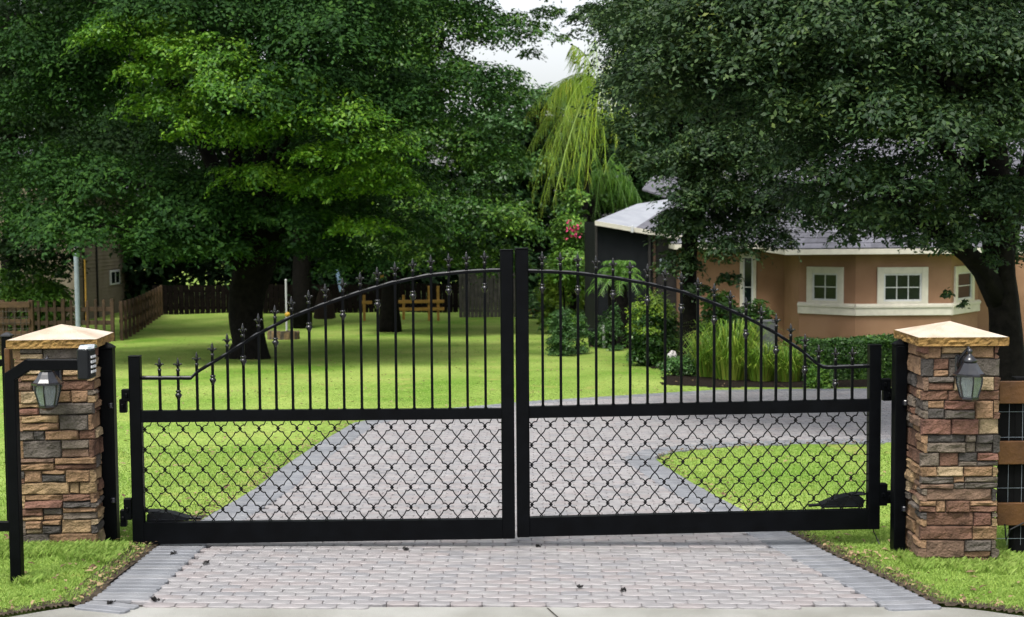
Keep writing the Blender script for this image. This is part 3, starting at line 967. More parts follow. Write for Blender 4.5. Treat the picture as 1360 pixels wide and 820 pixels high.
def stone_pillar(corner_px, Y, w, d, yaw, ztop_px, zbot_px, label, weights, seed, capover):
    """corner_px: column of the front left corner of the stonework."""
    r_ = random.Random(seed)
    c = at(corner_px, ztop_px, Y); zt = c.z; zb = at(corner_px, zbot_px, Y).z - .10
    base = Vector((c.x, c.y, zb))
    root = empty('stone_pillar', base, label, 'pillar', 'stone pillars either side of the gate', yaw)
    H = zt - zb; P = .045
    m = MB(); m.box(P * .75, w - P * .75, P * .75, d - P * .75, 0, H); m.build('mortar_core', M['mortar'], root)
    courses = []; z = 0
    while z < H - .02:
        h = r_.choice([.072, .085, .10, .115, .13, .09])
        if H - z - h < .05: h = H - z
        courses.append((z, h)); z += h
    faces = [((0, 0), 0, w), ((w, 0), PI / 2, d), ((w, d), PI, w), ((0, d), -PI / 2, d)]
    names = [k for k, _ in weights]; wts = [v for _, v in weights]
    sid = seed * 100
    for fi, ((ox, oy), ang, ln) in enumerate(faces):
        ca, sa = math.cos(ang), math.sin(ang)
        for ci, (z, h) in enumerate(courses):
            if fi == 2 and ci % 1 == 0 and False: continue
            lap = ((ci + fi) % 2 == 0)
            u0, u1 = (0.0, ln) if lap else (P * .9, ln - P * .9)
            u = u0
            while u < u1 - .01:
                sw = r_.choice([.08, .12, .16, .19, .25, .31, .38]) * r_.uniform(.85, 1.15)
                if fi == 2: sw = .3
                if u1 - u - sw < .09: sw = u1 - u
                parts = [(z, h)]
                if h > .08 and sw < .30 and r_.random() < .5:
                    q_ = r_.uniform(.35, .65); parts = [(z, h * q_), (z + h * q_, h * (1 - q_))]
                for (pz, ph) in parts:
                    sid += 1
                    mk = r_.choices(names, wts)[0]
                    gap = .0055
                    me = stone_mesh(sw - gap, ph - gap, P * r_.uniform(.62, 1.25), sid * .77, M['stone%d' % mk])
                    # local frame of this face: u along, outward is -y of the rotated frame
                    yin = P
                    lx = ox + ca * u - sa * yin; ly = oy + sa * u + ca * yin
                    link('stone', me, root, (lx, ly, pz), (0, 0, ang))
                u += sw
    # cap: rock-faced edge and pale weathered top
    o = capover; th = .062
    cap = MB()
    x0, x1, y0, y1 = -o, w + o, -o, d + o
    nseg = 34
    ring = []
    for (ax, ay), (bx, by) in (((x0, y0), (x1, y0)), ((x1, y0), (x1, y1)), ((x1, y1), (x0, y1)), ((x0, y1), (x0, y0))):
        for i in range(nseg): ring.append((ax + (bx - ax) * i / nseg, ay + (by - ay) * i / nseg))
    n = len(ring); cx, cy = (x0 + x1) / 2, (y0 + y1) / 2
    vs = []
    for j, zz in enumerate((0, .015, .03, .045, th)):
        for i, (x, y) in enumerate(ring):
            corner = i % nseg == 0
            k = (.016 * mnoise.noise(Vector((x * 19 + seed, y * 19, zz * 45))) + .010 * mnoise.noise(Vector((x * 45, y * 45 + seed, zz * 90))) - .006) if 0 < j < 4 and not corner else (-.004 if j == 0 else 0)
            dx, dy = x - cx, y - cy
            l = max(abs(dx), abs(dy))
            vs.append((x + dx / l * k, y + dy / l * k, H + zz))
    fs = [(j * n + i, j * n + (i + 1) % n, (j + 1) * n + (i + 1) % n, (j + 1) * n + i) for j in range(4) for i in range(n)]
    fs.append(tuple(range(n))[::-1])
    cap.add(vs, fs)
    co = cap.build('cap_edge', M['ochre'], root)
    top = MB()
    e = .004
    vs = [(x0 + e, y0 + e, H + th), (x1 - e, y0 + e, H + th), (x1 - e, y1 - e, H + th), (x0 + e, y1 - e, H + th), (cx, cy, H + th + .090)]
    top.add(vs, [(0, 1, 4), (1, 2, 4), (2, 3, 4), (3, 0, 4)])
    top.build('cap_top', M['cream'], root)
    return root, base, H

LW = [(0, 2), (1, 2.5), (2, 2.4), (3, 2), (4, 2), (5, 1.4), (6, 2), (7, 1.5), (8, 1.2), (9, .8)]
RW = [(0, 2.2), (1, 2.4), (2, 1.2), (3, 2.4), (4, 1.5), (5, 1.3), (6, 2.4), (7, 2.4), (8, 2), (9, .9)]
LPY, RPY = 10.02, 9.86
stone_pillar(18, LPY, .560, .52, R(4.5), 463, 716, 'stone pillar with ochre and charcoal stones behind the keypad post', LW, 5, .042)
stone_pillar(1225.5, RPY, .555, .60, R(-1.0), 459.5, 744, 'stone pillar with reddish brown stones at the wooden fence', RW, 9, .042)

# ================================================================== LANTERNS
def lantern(px, py_roof, Y, label):
    """Six-sided carriage lantern hung from a curved arm on the pillar face; local y=0 is the wall."""
    p = at(px, py_roof, Y)
    root = empty('wall_lantern', p, label, 'lantern', 'carriage lanterns on the pillars')
    s = 1.0
    m = MB(); m.lathe((0, 0, 0), [(.112, -.012), (.112, 0), (.098, .006), (.078, .030), (.060, .062), (.050, .078), (.046, .082)], 8, PI / 8)
    m.build('roof', M['pewter'], root)
    m = MB(); m.lathe((0, 0, 0), [(.046, .082), (.052, .090), (.048, .104), (.034, .120), (.020, .132), (.013, .140), (.016, .150), (.022, .160), (.016, .172), (.006, .180)], 12)
    m.build('finial', M['pewter'], root, True)
    # body: panes between ribs
    n = 6; r0, r1, h0, h1 = .088, .060, -.014, -.165
    bm = MB()
    for k in range(n):
        a = 2 * PI * k / n + PI / 6
        bm.tube([(r0 * math.cos(a), r0 * math.sin(a), h0), (r0 * 1.0 * math.cos(a), r0 * math.sin(a), h0 - .05), (r1 * math.cos(a), r1 * math.sin(a), h1)], [.006, .0055, .006], 5)
    bm.lathe((0, 0, h1), [(.030, -.030), (.050, -.020), (.066, -.008), (.066, .004), (.058, .006)], 6, PI / 6)
    bm.build('cage', M['pewter'], root)
    for k in range(n):
        a, b = 2 * PI * k / n + PI / 6, 2 * PI * (k + 1) / n + PI / 6
        g = MB(); q = .965
        A = [(r0 * q * math.cos(t), r0 * q * math.sin(t)) for t in (a, b)]; B = [(r1 * q * math.cos(t), r1 * q * math.sin(t)) for t in (a, b)]
        Cm = [(x, y) for x, y in A]
        vs = [(*A[0], h0), (*A[1], h0), (*Cm[1], h0 - .05), (*Cm[0], h0 - .05), (*B[1], h1), (*B[0], h1)]
        inn = [(x * .94, y * .94, z) for x, y, z in vs]
        g.add(vs + inn, [(0, 3, 2, 1), (3, 5, 4, 2), (6, 7, 8, 9), (9, 8, 10, 11), (0, 1, 7, 6), (5, 11, 10, 4), (0, 6, 9, 3), (3, 9, 11, 5), (1, 2, 8, 7), (2, 4, 10, 8)])
        g.build('pane', M['clear'], root)
    m = MB(); m.lathe((0, 0, -.155), [(.014, 0), (.014, .05), (.012, .055), (.012, .10), (.003, .115)], 8); m.build('candle_tube', M['cream'], root)
    m = MB()
    wall = .165
    m.tube([(-.02, wall - .01, .02), (-.045, wall - .05, .05), (-.045, wall - .09, .10), (-.02, wall - .13, .155), (0, 0.02, .185), (0, 0, .168)], [.011, .012, .012, .011, .010, .008], 8)
    m.build('arm', M['pewter'], root, True)
    m = MB(); m.box(-.05, .05, wall - .014, wall + .012, -.06, .12, .012); m.build('back_plate', M['pewter'], root)
    return root
lantern(1287.5, 497, RPY - .165, 'wall lantern with clear glass on the reddish pillar by the fence')
lantern(63, 508.5, LPY - .13, 'wall lantern behind the gooseneck arm of the keypad post')

# ================================================================== KEYPAD POST
kb = gxy(23.5, 9.0); kY = 9.0
def kp(px, py, Y=9.0): return at(px, py, Y)
root = empty('keypad_post', kb, 'black gooseneck post in the grass carrying a keypad box', 'keypad post')
def loc(p): return Vector(p) - kb
m = MB()
a = loc(kp(16, 500)); w = .036
m.obox((0, 0, (a.z) / 2 - .06), (w, 0, 0), (0, w, 0), (0, 0, a.z / 2 + .06 + .012), .005); m.build('post', M['iron'], root)
m = MB()
p0 = Vector((0, 0, a.z)); p1 = loc(kp(38, 484.5)); p2 = loc(kp(108, 484.5))
p1.y = p2.y = 0
def sq(m, A, B, w):
    d = (B - A).normalized(); s = d.cross(Vector((0, 1, 0))).normalized()
    m.obox((A + B) / 2, d * (B - A).length / 2, Vector((0, w, 0)), s * w, .004)
sq(m, p0 + Vector((-.018, 0, -.012)), p1 + Vector((.018, 0, .010)), .0365); sq(m, p1 - Vector((.006, 0, 0)), p2, .0345); m.build('gooseneck', M['iron'], root)
bc = loc(kp(114, 483)); bc.y = 0
zr = kp(5, 699).z - kb.z
m = MB(); m.box(-1.6, -.037, -.02, .02, zr - .032, zr + .032, .004); m.build('side_rail', M['iron'], root)
ay = R(-4)
ux = Vector((math.cos(ay), math.sin(ay), 0)); uy = Vector((-math.sin(ay), math.cos(ay), 0))
m = MB(); m.obox(bc, ux * .038, uy * .058, Vector((0, 0, .100)), .008); kbx = m.build('keypad_box', M['plastic'], root)
m = MB(); m.obox(bc + ux * .043, ux * .004, uy * .050, Vector((0, 0, .090)), .003); m.build('face_plate', M['plastic'], kbx)
for r_i in range(4):
    for c_i in range(3):
        m = MB(); m.obox(bc + ux * .050 + uy * (.030 * (c_i - 1)) + Vector((0, 0, .045 - .032 * r_i)), ux * .005, uy * .010, Vector((0, 0, .009)), .003)
        m.build('button', M['white'], kbx)
m = MB()
vs = []
for t in range(7):
    an = PI * t / 6
    for e in (-1, 1): vs.append(bc + uy * (math.cos(an) * .062) + ux * (.018 + e * .040) + Vector((0, 0, .100 + math.sin(an) * .026)))
m.add(vs, [(2 * i, 2 * i + 1, 2 * i + 3, 2 * i + 2) for i in range(6)] + [tuple(range(0, 14, 2)), tuple(range(13, 0, -2))])
m.build('rain_hood', M['clear'], root, True)

# ================================================================== FENCES BESIDE THE PILLARS
b = gxy(17, 11.2)
root = empty('metal_fence', b, 'black metal rail fence with a small capped post left of the keypad pillar', 'fence')
m = MB(); h = at(10, 447, 11.2).z - b.z
m.box(-.036, .036, -.036, .036, -.1, h, .005); m.build('post', M['iron'], root)
m = MB(); m.lathe((0, 0, h), [(.058, 0), (.058, .010), (.03, .026), (.004, .034)], 4, PI / 4); m.build('post_cap', M['pewter'], root)
for ya in (482,):
    z = at(4, ya, 11.2).z - b.z
    m = MB(); m.box(-2.2, -.036, -.018, .018, z - .028, z + .028, .004); m.build('rail', M['iron'], root)
wp = gxy(19, 10.45)
m = MB((wp.x, wp.y, wp.z)); zt = at(12.5, 462, 10.45).z
m.box(wp.x - .015, wp.x + .028, wp.y - .05, wp.y + .05, wp.z - .1, zt, .006)
o = m.build('wooden_post', M['wood'], loc=wp); tag(o, 'narrow orange wooden post against the left side of the keypad pillar', 'post')

fb = gxy(1328, 10.2)
root = empty('board_fence', fb, 'wooden board fence with black wire mesh running off from the reddish pillar', 'fence')
for (ya, yb) in ((506.5, 536), (586, 616.5), (668, 697.5)):
    za, zb = at(1340, ya, 10.2).z - fb.z, at(1340, yb, 10.2).z - fb.z
    m = MB(); m.box(-.03, 2.4, -.020, .020, zb, za, .004); m.build('board', M['wood'], root)
for k, px in enumerate((1358, 1640)):
    x = (px - 680) / F * 10.27 - fb.x
    m = MB(); m.box(x - .05, x + .05, .024, .124, -.1, at(px, 500, 10.3).z - fb.z, .006); m.build('post', M['black'], root)
m = MB()
for z in np.arange(.13, 1.25, .19): m.tube([(-.02, .022, z), (2.4, .022, z)], .0014, 4)
for x in np.arange(.06, 2.4, .10): m.tube([(x, .0235, .08), (x, .0235, 1.28)], .0014, 4)
m.build('wire_mesh', M['galv'], root)
m = MB(); z0 = at(1340, 699, 10.2).z - fb.z; m.box(-.02, 2.4, .030, .034, z0, at(1340, 530, 10.2).z - fb.z); m.build('backing_sheet', M['black'], root)
cz = MB(); q0 = at(1331, 700, 10.15)
cz.tube([q0 + Vector((.02, 0, .02)), q0 + Vector((.03, 0, -.10)), q0 + Vector((.06, 0, -.02)), q0 + Vector((.16, 0, .03))], .006, 6)
tag(cz.build('fence_cable', M['plastic']), 'short black cable looped below the lowest board of the wooden fence', 'cable')

# ================================================================== HOUSE
hY = 35.0
HG = float(gz(9, 36)) - .15
hroot = empty('house', (9, 37, HG), 'brown stucco house with cream window trims and a grey shingle roof', 'house')
HO = Vector((9, 37, HG))
def hx(px, Y): return (px - 680.0) / F * Y
ZB0, ZB1 = at(1200, 419, 35).z, at(1200, 403.5, 35).z            # sill band
ZE = at(1180, 338, 34.5).z                                       # underside of the fascia
ZF = at(1180, 330.5, 34.5).z
A_ = (hx(1062, 36.0), 36.0); B_ = (hx(1137, 35.0), 35.0); C_ = (hx(1264, 35.0), 35.0); D_ = (hx(1300, 36.4), 36.4)
WL_ = (hx(903, 38.0), 38.0); WR_ = (hx(1062, 38.0) , 38.0)
plan = [WL_, (A_[0], 38.0), A_, B_, C_, D_, (D_[0], 37.2), (22.0, 37.2), (22.0, 50.0), (WL_[0], 50.0)]
mw = MB(HO)
n = len(plan)
vs = [(x, y, HG - .3) for x, y in plan] + [(x, y, ZE + .25) for x, y in plan]
mw.add(vs, [(i, (i + 1) % n, n + (i + 1) % n, n + i) for i in range(n)])
mw.build('wall', M['stucco'], hroot)
def band(P, Q, z0, z1, out, name, m):
    P, Q = Vector((*P, 0)), Vector((*Q, 0)); d = (Q - P).normalized(); nn = Vector((d.y, -d.x, 0))
    b = MB(HO); c = (P + Q) / 2 + nn * out / 2 + Vector((0, 0, (z0 + z1) / 2))
    b.obox(c, d * ((Q - P).length / 2 + .012), nn * out / 2, Vector((0, 0, (z1 - z0) / 2)), .006)
    return b.build(name, m, hroot)
for (P, Q) in ((A_, B_), (B_, C_), (C_, D_)):
    band(P, Q, ZB0, ZB1, .06, 'sill_band', M['trim'])
    band(P, Q, ZB1 - .10, ZB1 - .03, .085, 'sill_ledge', M['trim'])
# reddish downpipe in the corner by the bay
m = MB(HO); px_ = hx(1058.5, 37.6); m.box(px_ - .04, px_ + .04, 37.55, 37.63, HG, ZE, .01); m.build('downpipe', M['wood_dark'], hroot)

def window(P, Q, t0, t1, z0, z1, nc, nrw, trim=.16, sill=True):
    """Window in the facet P-Q between fractions t0 and t1."""
    P, Q = Vector((*P, 0)), Vector((*Q, 0)); d = (Q - P).normalized(); ln = (Q - P).length; nn = Vector((d.y, -d.x, 0))
    a, b = t0 * ln, t1 * ln
    def pt(u, o, z): return P + d * u + nn * o + Vector((0, 0, z))
    def bx(mb, u0, u1, o0, o1, za, zb, bev=.004): mb.obox(pt((u0 + u1) / 2, (o0 + o1) / 2, (za + zb) / 2), d * abs(u1 - u0) / 2, nn * (o1 - o0) / 2, Vector((0, 0, (zb - za) / 2)), bev)
    mt = MB(HO)
    bx(mt, a, a + trim, .0, .055, z0, z1); bx(mt, b - trim, b, 0, .055, z0, z1)
    bx(mt, a + trim, b - trim, 0, .054, z1 - trim, z1)
    bx(mt, a + trim, b - trim, 0, .053, z0, z0 + .06)
    w = mt.build('window', M['trim'], hroot)
    ia, ib, iz0, iz1 = a + trim, b - trim, z0 + .06, z1 - trim
    fr = MB(HO); f = .045
    bx(fr, ia, ia + f, .0, .035, iz0, iz1); bx(fr, ib - f, ib, 0, .035, iz0, iz1)
    bx(fr, ia + f, ib - f, 0, .034, iz0, iz0 + f); bx(fr, ia + f, ib - f, 0, .034, iz1 - f, iz1)
    ga, gb, g0, g1 = ia + f, ib - f, iz0 + f, iz1 - f
    for i in range(1, nc):
        u = ga + (gb - ga) * i / nc; bx(fr, u - .012, u + .012, .004, .024, g0, g1, .002)
    for j in range(1, nrw):
        z = g0 + (g1 - g0) * j / nrw; bx(fr, ga, gb, .005, .0235, z - .012, z + .012, .002)
    fr.build('sash', M['white'], w)
    for i in range(nc):
        for j in range(nrw):
            u0, u1 = ga + (gb - ga) * i / nc, ga + (gb - ga) * (i + 1) / nc
            za, zb = g0 + (g1 - g0) * j / nrw, g0 + (g1 - g0) * (j + 1) / nrw
            q = MB(HO); bx(q, u0, u1, .002 , .010 + .0015 * rng.random(), za, zb, .001); q.build('pane', M['glass'], w)
ZW1, ZW0 = at(1200, 355, 35).z, at(1200, 403.5, 35).z
window(A_, B_, .15, .80, ZW0, ZW1, 2, 2)
fw = 1264 - 1137
window(B_, C_, (1165.5 - 1137) / fw, (1233 - 1137) / fw, ZW0, ZW1, 3, 2)
window(C_, D_, .10, .80, ZW0, ZW1, 1, 2)
window(WL_, WR_, (983 - 903) / 159.0, (1004.5 - 903) / 159.0, at(995, 425, 38).z, at(995, 337, 38).z, 1, 2, .08)
# fascias and soffits
def fascia(x0, x1, y, ret, z0, z1):
    m = MB(HO); m.box(x0, x1, y, y + .05, z0, z1, .008)
    m.box(x0 - .002, x0 + .048, y + .05, y + ret, z0 + .002, z1 - .002, .008)
    m.build('fascia', M['trim'], hroot)
    m = MB(HO); m.box(x0 + .03, x1, y + .03, y + ret, z0 + .03, z0 + .06); m.build('soffit', M['trim'], hroot)
bx0 = hx(1043, 34.5)
fascia(bx0, 13.2, 34.5, 3.6, ZE, ZF)
ZE2, ZF2 = at(1000, 331, 37.3).z, at(1000, 324, 37.3).z
fascia(hx(896, 37.3), bx0 - .004, 37.3, 12, ZE2, ZF2)

def shingles(pts, rows, name='shingle_roof'):
    """Courses of shingles on a roof plane: eave left, eave right, ridge right, ridge left."""
    a, b, c, d = [Vector(p) for p in pts]
    nrm = (b - a).cross(d - a).normalized()
    if nrm.z < 0: nrm = -nrm
    m = MB(HO)
    m.add([a - nrm * .01, b - nrm * .01, c - nrm * .01, d - nrm * .01], [(0, 1, 2, 3)])
    for r in range(rows):
        t0, t1 = r / rows, (r + 1.15) / rows
        t1 = min(t1, 1)
        l0, r0 = a.lerp(d, t0), b.lerp(c, t0); l1, r1 = a.lerp(d, t1), b.lerp(c, t1)
        w = (r0 - l0).length
        k = max(1, int(w / .30))
        off = rng.random()
        cuts = [0] + sorted([min(1, max(0, (i + off) / k)) for i in range(k)]) + [1]
        for u, v in zip(cuts[:-1], cuts[1:]):
            if v - u < 1e-4: continue
            g = .004 / max(w, .1)
            h = .018 + rng.uniform(0, .008)
            p = [l0.lerp(r0, u + g) + nrm * h, l0.lerp(r0, v - g) + nrm * h, l1.lerp(r1, v - g) + nrm * .004, l1.lerp(r1, u + g) + nrm * .004]
            q = [l0.lerp(r0, u + g), l0.lerp(r0, v - g)]
            m.add(p + q, [(0, 1, 2, 3), (4, 5, 1, 0)])
    return tag(m.build(name, M['shingle'], hroot), kind='stuff')
RZ = ZF + .01
rid = RZ + 3.0
# main roof: hip with a long ridge; bay roof in front of it
ml, mr, mf, mk_ = hx(896, 37.3), 22.6, 37.3, 50.6
rz2 = ZF2 + 3.1
shingles([(ml, mf, ZF2 + .01), (mr, mf, ZF2 + .01), (mr - 6.6, 43.9, rz2), (ml + 6.6, 43.9, rz2)], 24)
shingles([(ml, mk_, ZF2 + .01), (ml, mf, ZF2 + .01), (ml + 6.6, 43.9, rz2), (ml + 6.6, 44.0, rz2)], 24)
shingles([(bx0, 34.5, RZ), (13.2, 34.5, RZ), (11.8, 38.6, RZ + 1.75), (bx0 + 2.2, 38.6, RZ + 1.75)], 14)
shingles([(bx0, 41.0, RZ), (bx0, 34.5, RZ), (bx0 + 2.2, 38.6, RZ + 1.75), (bx0 + 2.2, 41.0, RZ + 1.75)], 14)

# screened porch further back on the left of the house
sY = 38.6
sb = Vector((hx(850, sY), sY, float(gz(4, sY)) - .1))
sroot = empty('screened_porch', sb, 'dark screened porch with a pale sloping roof behind the house', 'porch')
def sp(px, py, Y): return at(px, py, Y)
x0s, x1s = hx(792, sY), hx(905, sY)
zt0, zt1 = sp(792, 296, sY).z, sp(905, 313, sY).z
xm = hx(866, sY); zm = sp(866, 309, sY).z
m = MB(sb); m.add([(x0s, sY, sb.z), (xm, sY, sb.z), (xm, sY, zm), (x0s, sY, zt0), (x0s + .0, sY + .03, sb.z), (xm, sY + .03, sb.z), (xm, sY + .03, zm), (x0s, sY + .03, zt0)],
      [(0, 1, 2, 3), (7, 6, 5, 4), (3, 2, 6, 7), (0, 3, 7, 4), (1, 5, 6, 2)]); m.build('screen_panel', M['screen'], sroot)
m = MB(sb); m.add([(xm, sY + .1, sb.z), (x1s, sY + .1, sb.z), (x1s, sY + .1, zt1), (xm, sY + .1, zm), (xm, sY + .14, sb.z), (x1s, sY + .14, sb.z), (x1s, sY + .14, zt1), (xm, sY + .14, zm)],
      [(0, 1, 2, 3), (7, 6, 5, 4), (3, 2, 6, 7), (0, 3, 7, 4), (1, 5, 6, 2)]); m.build('screen_panel', M['bronze'], sroot)
m = MB(sb); m.add([(x0s, sY + .03, sb.z), (x0s, sY + 6, sb.z), (x0s, sY + 6, zt0), (x0s, sY + .03, zt0), (x0s + .03, sY + .03, sb.z), (x0s + .03, sY + 6, sb.z), (x0s + .03, sY + 6, zt0), (x0s + .03, sY + .03, zt0)],
      [(3, 2, 1, 0), (4, 5, 6, 7), (0, 4, 7, 3), (1, 2, 6, 5), (2, 3, 7, 6)]); m.build('screen_panel', M['screen'], sroot)
for (xa, col) in ((x0s - .03, 'bronze'), (xm - .10, 'bronze'), (xm + .04, 'wood_dark')):
    m = MB(sb); m.box(xa, xa + .07, sY - .05, sY - .005, sb.z, zt0 if xa < xm - 1 else zm, .006); m.build('frame_post', M[col], sroot)
m = MB(sb); wx = hx(882, sY); m.box(wx - .11, wx + .11, sY + .05, sY + .095, sp(882, 361, sY).z, sp(882, 344, sY).z, .01); wp_ = m.build('window', M['galv'], sroot)
m = MB(sb); m.box(wx - .07, wx + .07, sY + .044, sY + .049, sp(882, 358, sY).z, sp(882, 347, sY).z); m.build('pane', M['glass'], wp_)
e0, e1 = sp(790, 294, sY - .2), sp(845, 303, sY - .2)
r0_, r1_ = sp(846, 271, sY + 4), sp(884, 258, sY + 5.5)
m = MB(sb)
def slab(m, P, t=.06):
    P = [Vector(p) for p in P]; Q = [p - Vector((0, 0, t)) for p in P]; k = len(P)
    m.add(P + Q, [tuple(range(k)), tuple(range(2 * k - 1, k - 1, -1))] + [(i, k + i, k + (i + 1) % k, (i + 1) % k) for i in range(k)])
slab(m, [e0, e1, sp(905, 262, sY + 5), r0_]); m.build('roof_sheet', M['screen_roof'], sroot)
m = MB(sb); slab(m, [e1 + Vector((0, 0, .02)), sp(906, 313, sY - .2), sp(930, 288, sY + 3), sp(905, 262.5, sY + 4.9)]); m.build('roof_hip', M['shingle'], sroot)
m = MB(sb); slab(m, [e0 + Vector((0, -.06, .01)), sp(906, 313.5, sY - .26), sp(906, 313, sY - .2), e0 + Vector((0, 0, .012))], .12); m.build('gutter', M['trim'], sroot)
m = MB(sb); slab(m, [sp(853, 251, 52), sp(905, 268, 52), sp(905, 236, 54), sp(866, 233, 54)]); m.build('upper_roof', M['shingle'], sroot)
m = MB(sb); dp = hx(840, sY - .25); m.box(dp - .04, dp + .04, sY - .33, sY - .27, sp(840, 309, sY).z, sp(840, 300, sY).z, .01); m.build('downspout', M['white'], sroot)

# ================================================================== NEIGHBOUR'S HOUSE, FAR LEFT
nY = 56.0
nb_ = Vector((hx(135, nY), nY, float(gz(-16, nY))))
nroot = empty('neighbour_house', nb_, "tan clapboard house half hidden by trees beyond the fence", 'house')
P0, P1 = Vector((hx(100, 54), 54, 0)), Vector((hx(174, 61), 61, 0))
d = (P1 - P0).normalized(); nn = Vector((d.y, -d.x, 0)); ln = (P1 - P0).length
z0, z1 = nb_.z - .2, nb_.z + 5.2
m = MB(nb_); m.obox((P0 + P1) / 2 - nn * 2.0 + Vector((0, 0, (z0 + z1) / 2)), d * ln / 2, nn * 2.0, Vector((0, 0, (z1 - z0) / 2))); m.build('wall', M['siding'], nroot)
m = MB(nb_)
z = z0
while z < z1:
    c = (P0 + P1) / 2 + Vector((0, 0, z + .07))
    m.add([c - d * ln / 2 + nn * .035 - Vector((0, 0, .07)), c + d * ln / 2 + nn * .035 - Vector((0, 0, .07)), c + d * ln / 2 + nn * .008 + Vector((0, 0, .085)), c - d * ln / 2 + nn * .008 + Vector((0, 0, .085)),
           c - d * ln / 2 - Vector((0, 0, .07)), c + d * ln / 2 - Vector((0, 0, .07))], [(0, 1, 2, 3), (4, 5, 1, 0)])
    z += .15
tag(m.build('clapboard', M['siding'], nroot), kind='stuff')
for (ca, name_) in ((P0, 'corner_board'),):
    m = MB(nb_); m.obox(ca + nn * .03 + d * .08 + Vector((0, 0, (z0 + z1) / 2)), d * .1, nn * .04, Vector((0, 0, (z1 - z0) / 2)), .01); m.build(name_, M['white'], nroot)
t = .66; wc = P0.lerp(P1, t) + nn * .05
zw0, zw1 = at(146, 376, 59).z, at(146, 360, 59).z
m = MB(nb_); wv = Vector((0, 0, (zw1 - zw0) / 2)); cw = wc + Vector((0, 0, (zw0 + zw1) / 2))
m.obox(cw, d * .62, nn * .03, wv * 1.2, .01); wobj = m.build('window', M['white'], nroot)
for s in (-1, 1):
    m = MB(nb_); m.obox(cw + d * .28 * s + nn * .032, d * .22, nn * .004, wv * .9); m.build('pane', M['glass'], wobj)
for t_ in (.12, .34):
    q = P0.lerp(P1, t_) + nn * .06
    m = MB(nb_); m.obox(q + Vector((0, 0, (z0 + z1) / 2)), d * .05, nn * .03, Vector((0, 0, (z1 - z0) / 2))); m.build('drainpipe', M['bronze'], nroot)
m = MB(nb_); rp0 = P0 - d * .4 + nn * .5; rp1 = P1 + d * .4 + nn * .5
slab(m, [Vector((*rp0.xy, z1)), Vector((*rp1.xy, z1)), Vector((*(rp1 - nn * 3).xy, z1 + 1.6)), Vector((*(rp0 - nn * 3).xy, z1 + 1.6))], .1); m.build('roof', M['shingle'], nroot)

# poles by the fence
def pole(px, pt, Y, w, m_, name, label, cat='pole'):
    b = gxy(px, Y); zt = at(px, pt, Y).z
    m = MB(b); m.lathe(b, [(w, -.1), (w, zt - b.z - .03), (w * 1.25, zt - b.z - .03), (w * 1.25, zt - b.z), (w * .4, zt - b.z + .03)], 10)
    return tag(m.build(name, m_, loc=b, smooth=False), label, cat)
pole(104.5, 338, 41.5, .075, M['galv'], 'steel_pole', 'tall pale metal pole behind the dark board fence')
pole(115.5, 345, 43.5, .028, M['yellow'], 'yellow_pole', 'thin yellow pole in front of the tan clapboard house')
pole(381, 372, 44.0, .03, M['white'], 'white_pole', 'thin white pole rising from the stone flower bed')

# ================================================================== FENCES AROUND THE LAWN
fc = gxy(150, 43.4)
froot = empty('picket_fence', fc, 'dark board fence running from the left edge to the lawn corner', 'fence')
def fpt(px, py, Y): return at(px, py, Y) - fc
fzt = at(150, 399, 43.4).z
x = fc.x
k = 0
while x > -19:
    hgt = fzt + rng.uniform(-.03, .03)
    m = MB(fc); wide = .085 if k % 6 else .11
    m.box(x - wide / 2, x + wide / 2, 43.36, 43.40 + (.06 if k % 6 == 0 else 0), float(gz(x, 43.4)) - .1, hgt + (.05 if k % 6 == 0 else 0), .008)
    m.build('picket', M['wood_dark'], froot)
    x -= .255; k += 1
for zz in (.16, .58, 1.0):
    m = MB(fc); zc = fc.z + zz; m.box(-19.2, fc.x, 43.405, 43.45, zc - .07, zc + .07, .01); m.build('rail', M['wood_dark'], froot)
fe = gxy(206, 57.0)
groot = empty('wire_fence', fc + Vector((.2, .3, 0)), 'post and wire fence along the far left side of the lawn', 'fence')
GO = fc + Vector((.2, .3, 0))
ps = []
N_ = 13
for i in range(N_):
    t = i / (N_ - 1)
    p = fc.lerp(fe, t) + Vector((.2, .3, 0)); p.z = float(gz(p.x, p.y)); ps.append(p)
    m = MB(GO); m.obox(p + Vector((0, 0, .58)), (.05, 0, 0), (0, .05, 0), (0, 0, .66), .008); m.build('post', M['wood_dark'] if i < 4 else M['wood_mid'], groot)
for zz in (.22, .62, 1.02):
    for i in range(N_ - 1):
        m = MB(GO); a, b = ps[i] + Vector((-.06, 0, zz)), ps[i + 1] + Vector((-.06, 0, zz)); dd_ = (b - a)
        m.obox((a + b) / 2, dd_ / 2, Vector((.015, 0, 0)), Vector((0, 0, .055)), .004); m.build('rail', M['wood_dark'] if zz != 1.02 else M['wood_mid'], groot)
m = MB(GO)
for zz in np.arange(.05, 1.15, .12): m.tube([ps[0] + Vector((-.09, 0, zz)), ps[-1] + Vector((-.09, 0, zz))], .006, 3)
m.build('wire_mesh', M['wood_grey'], groot)
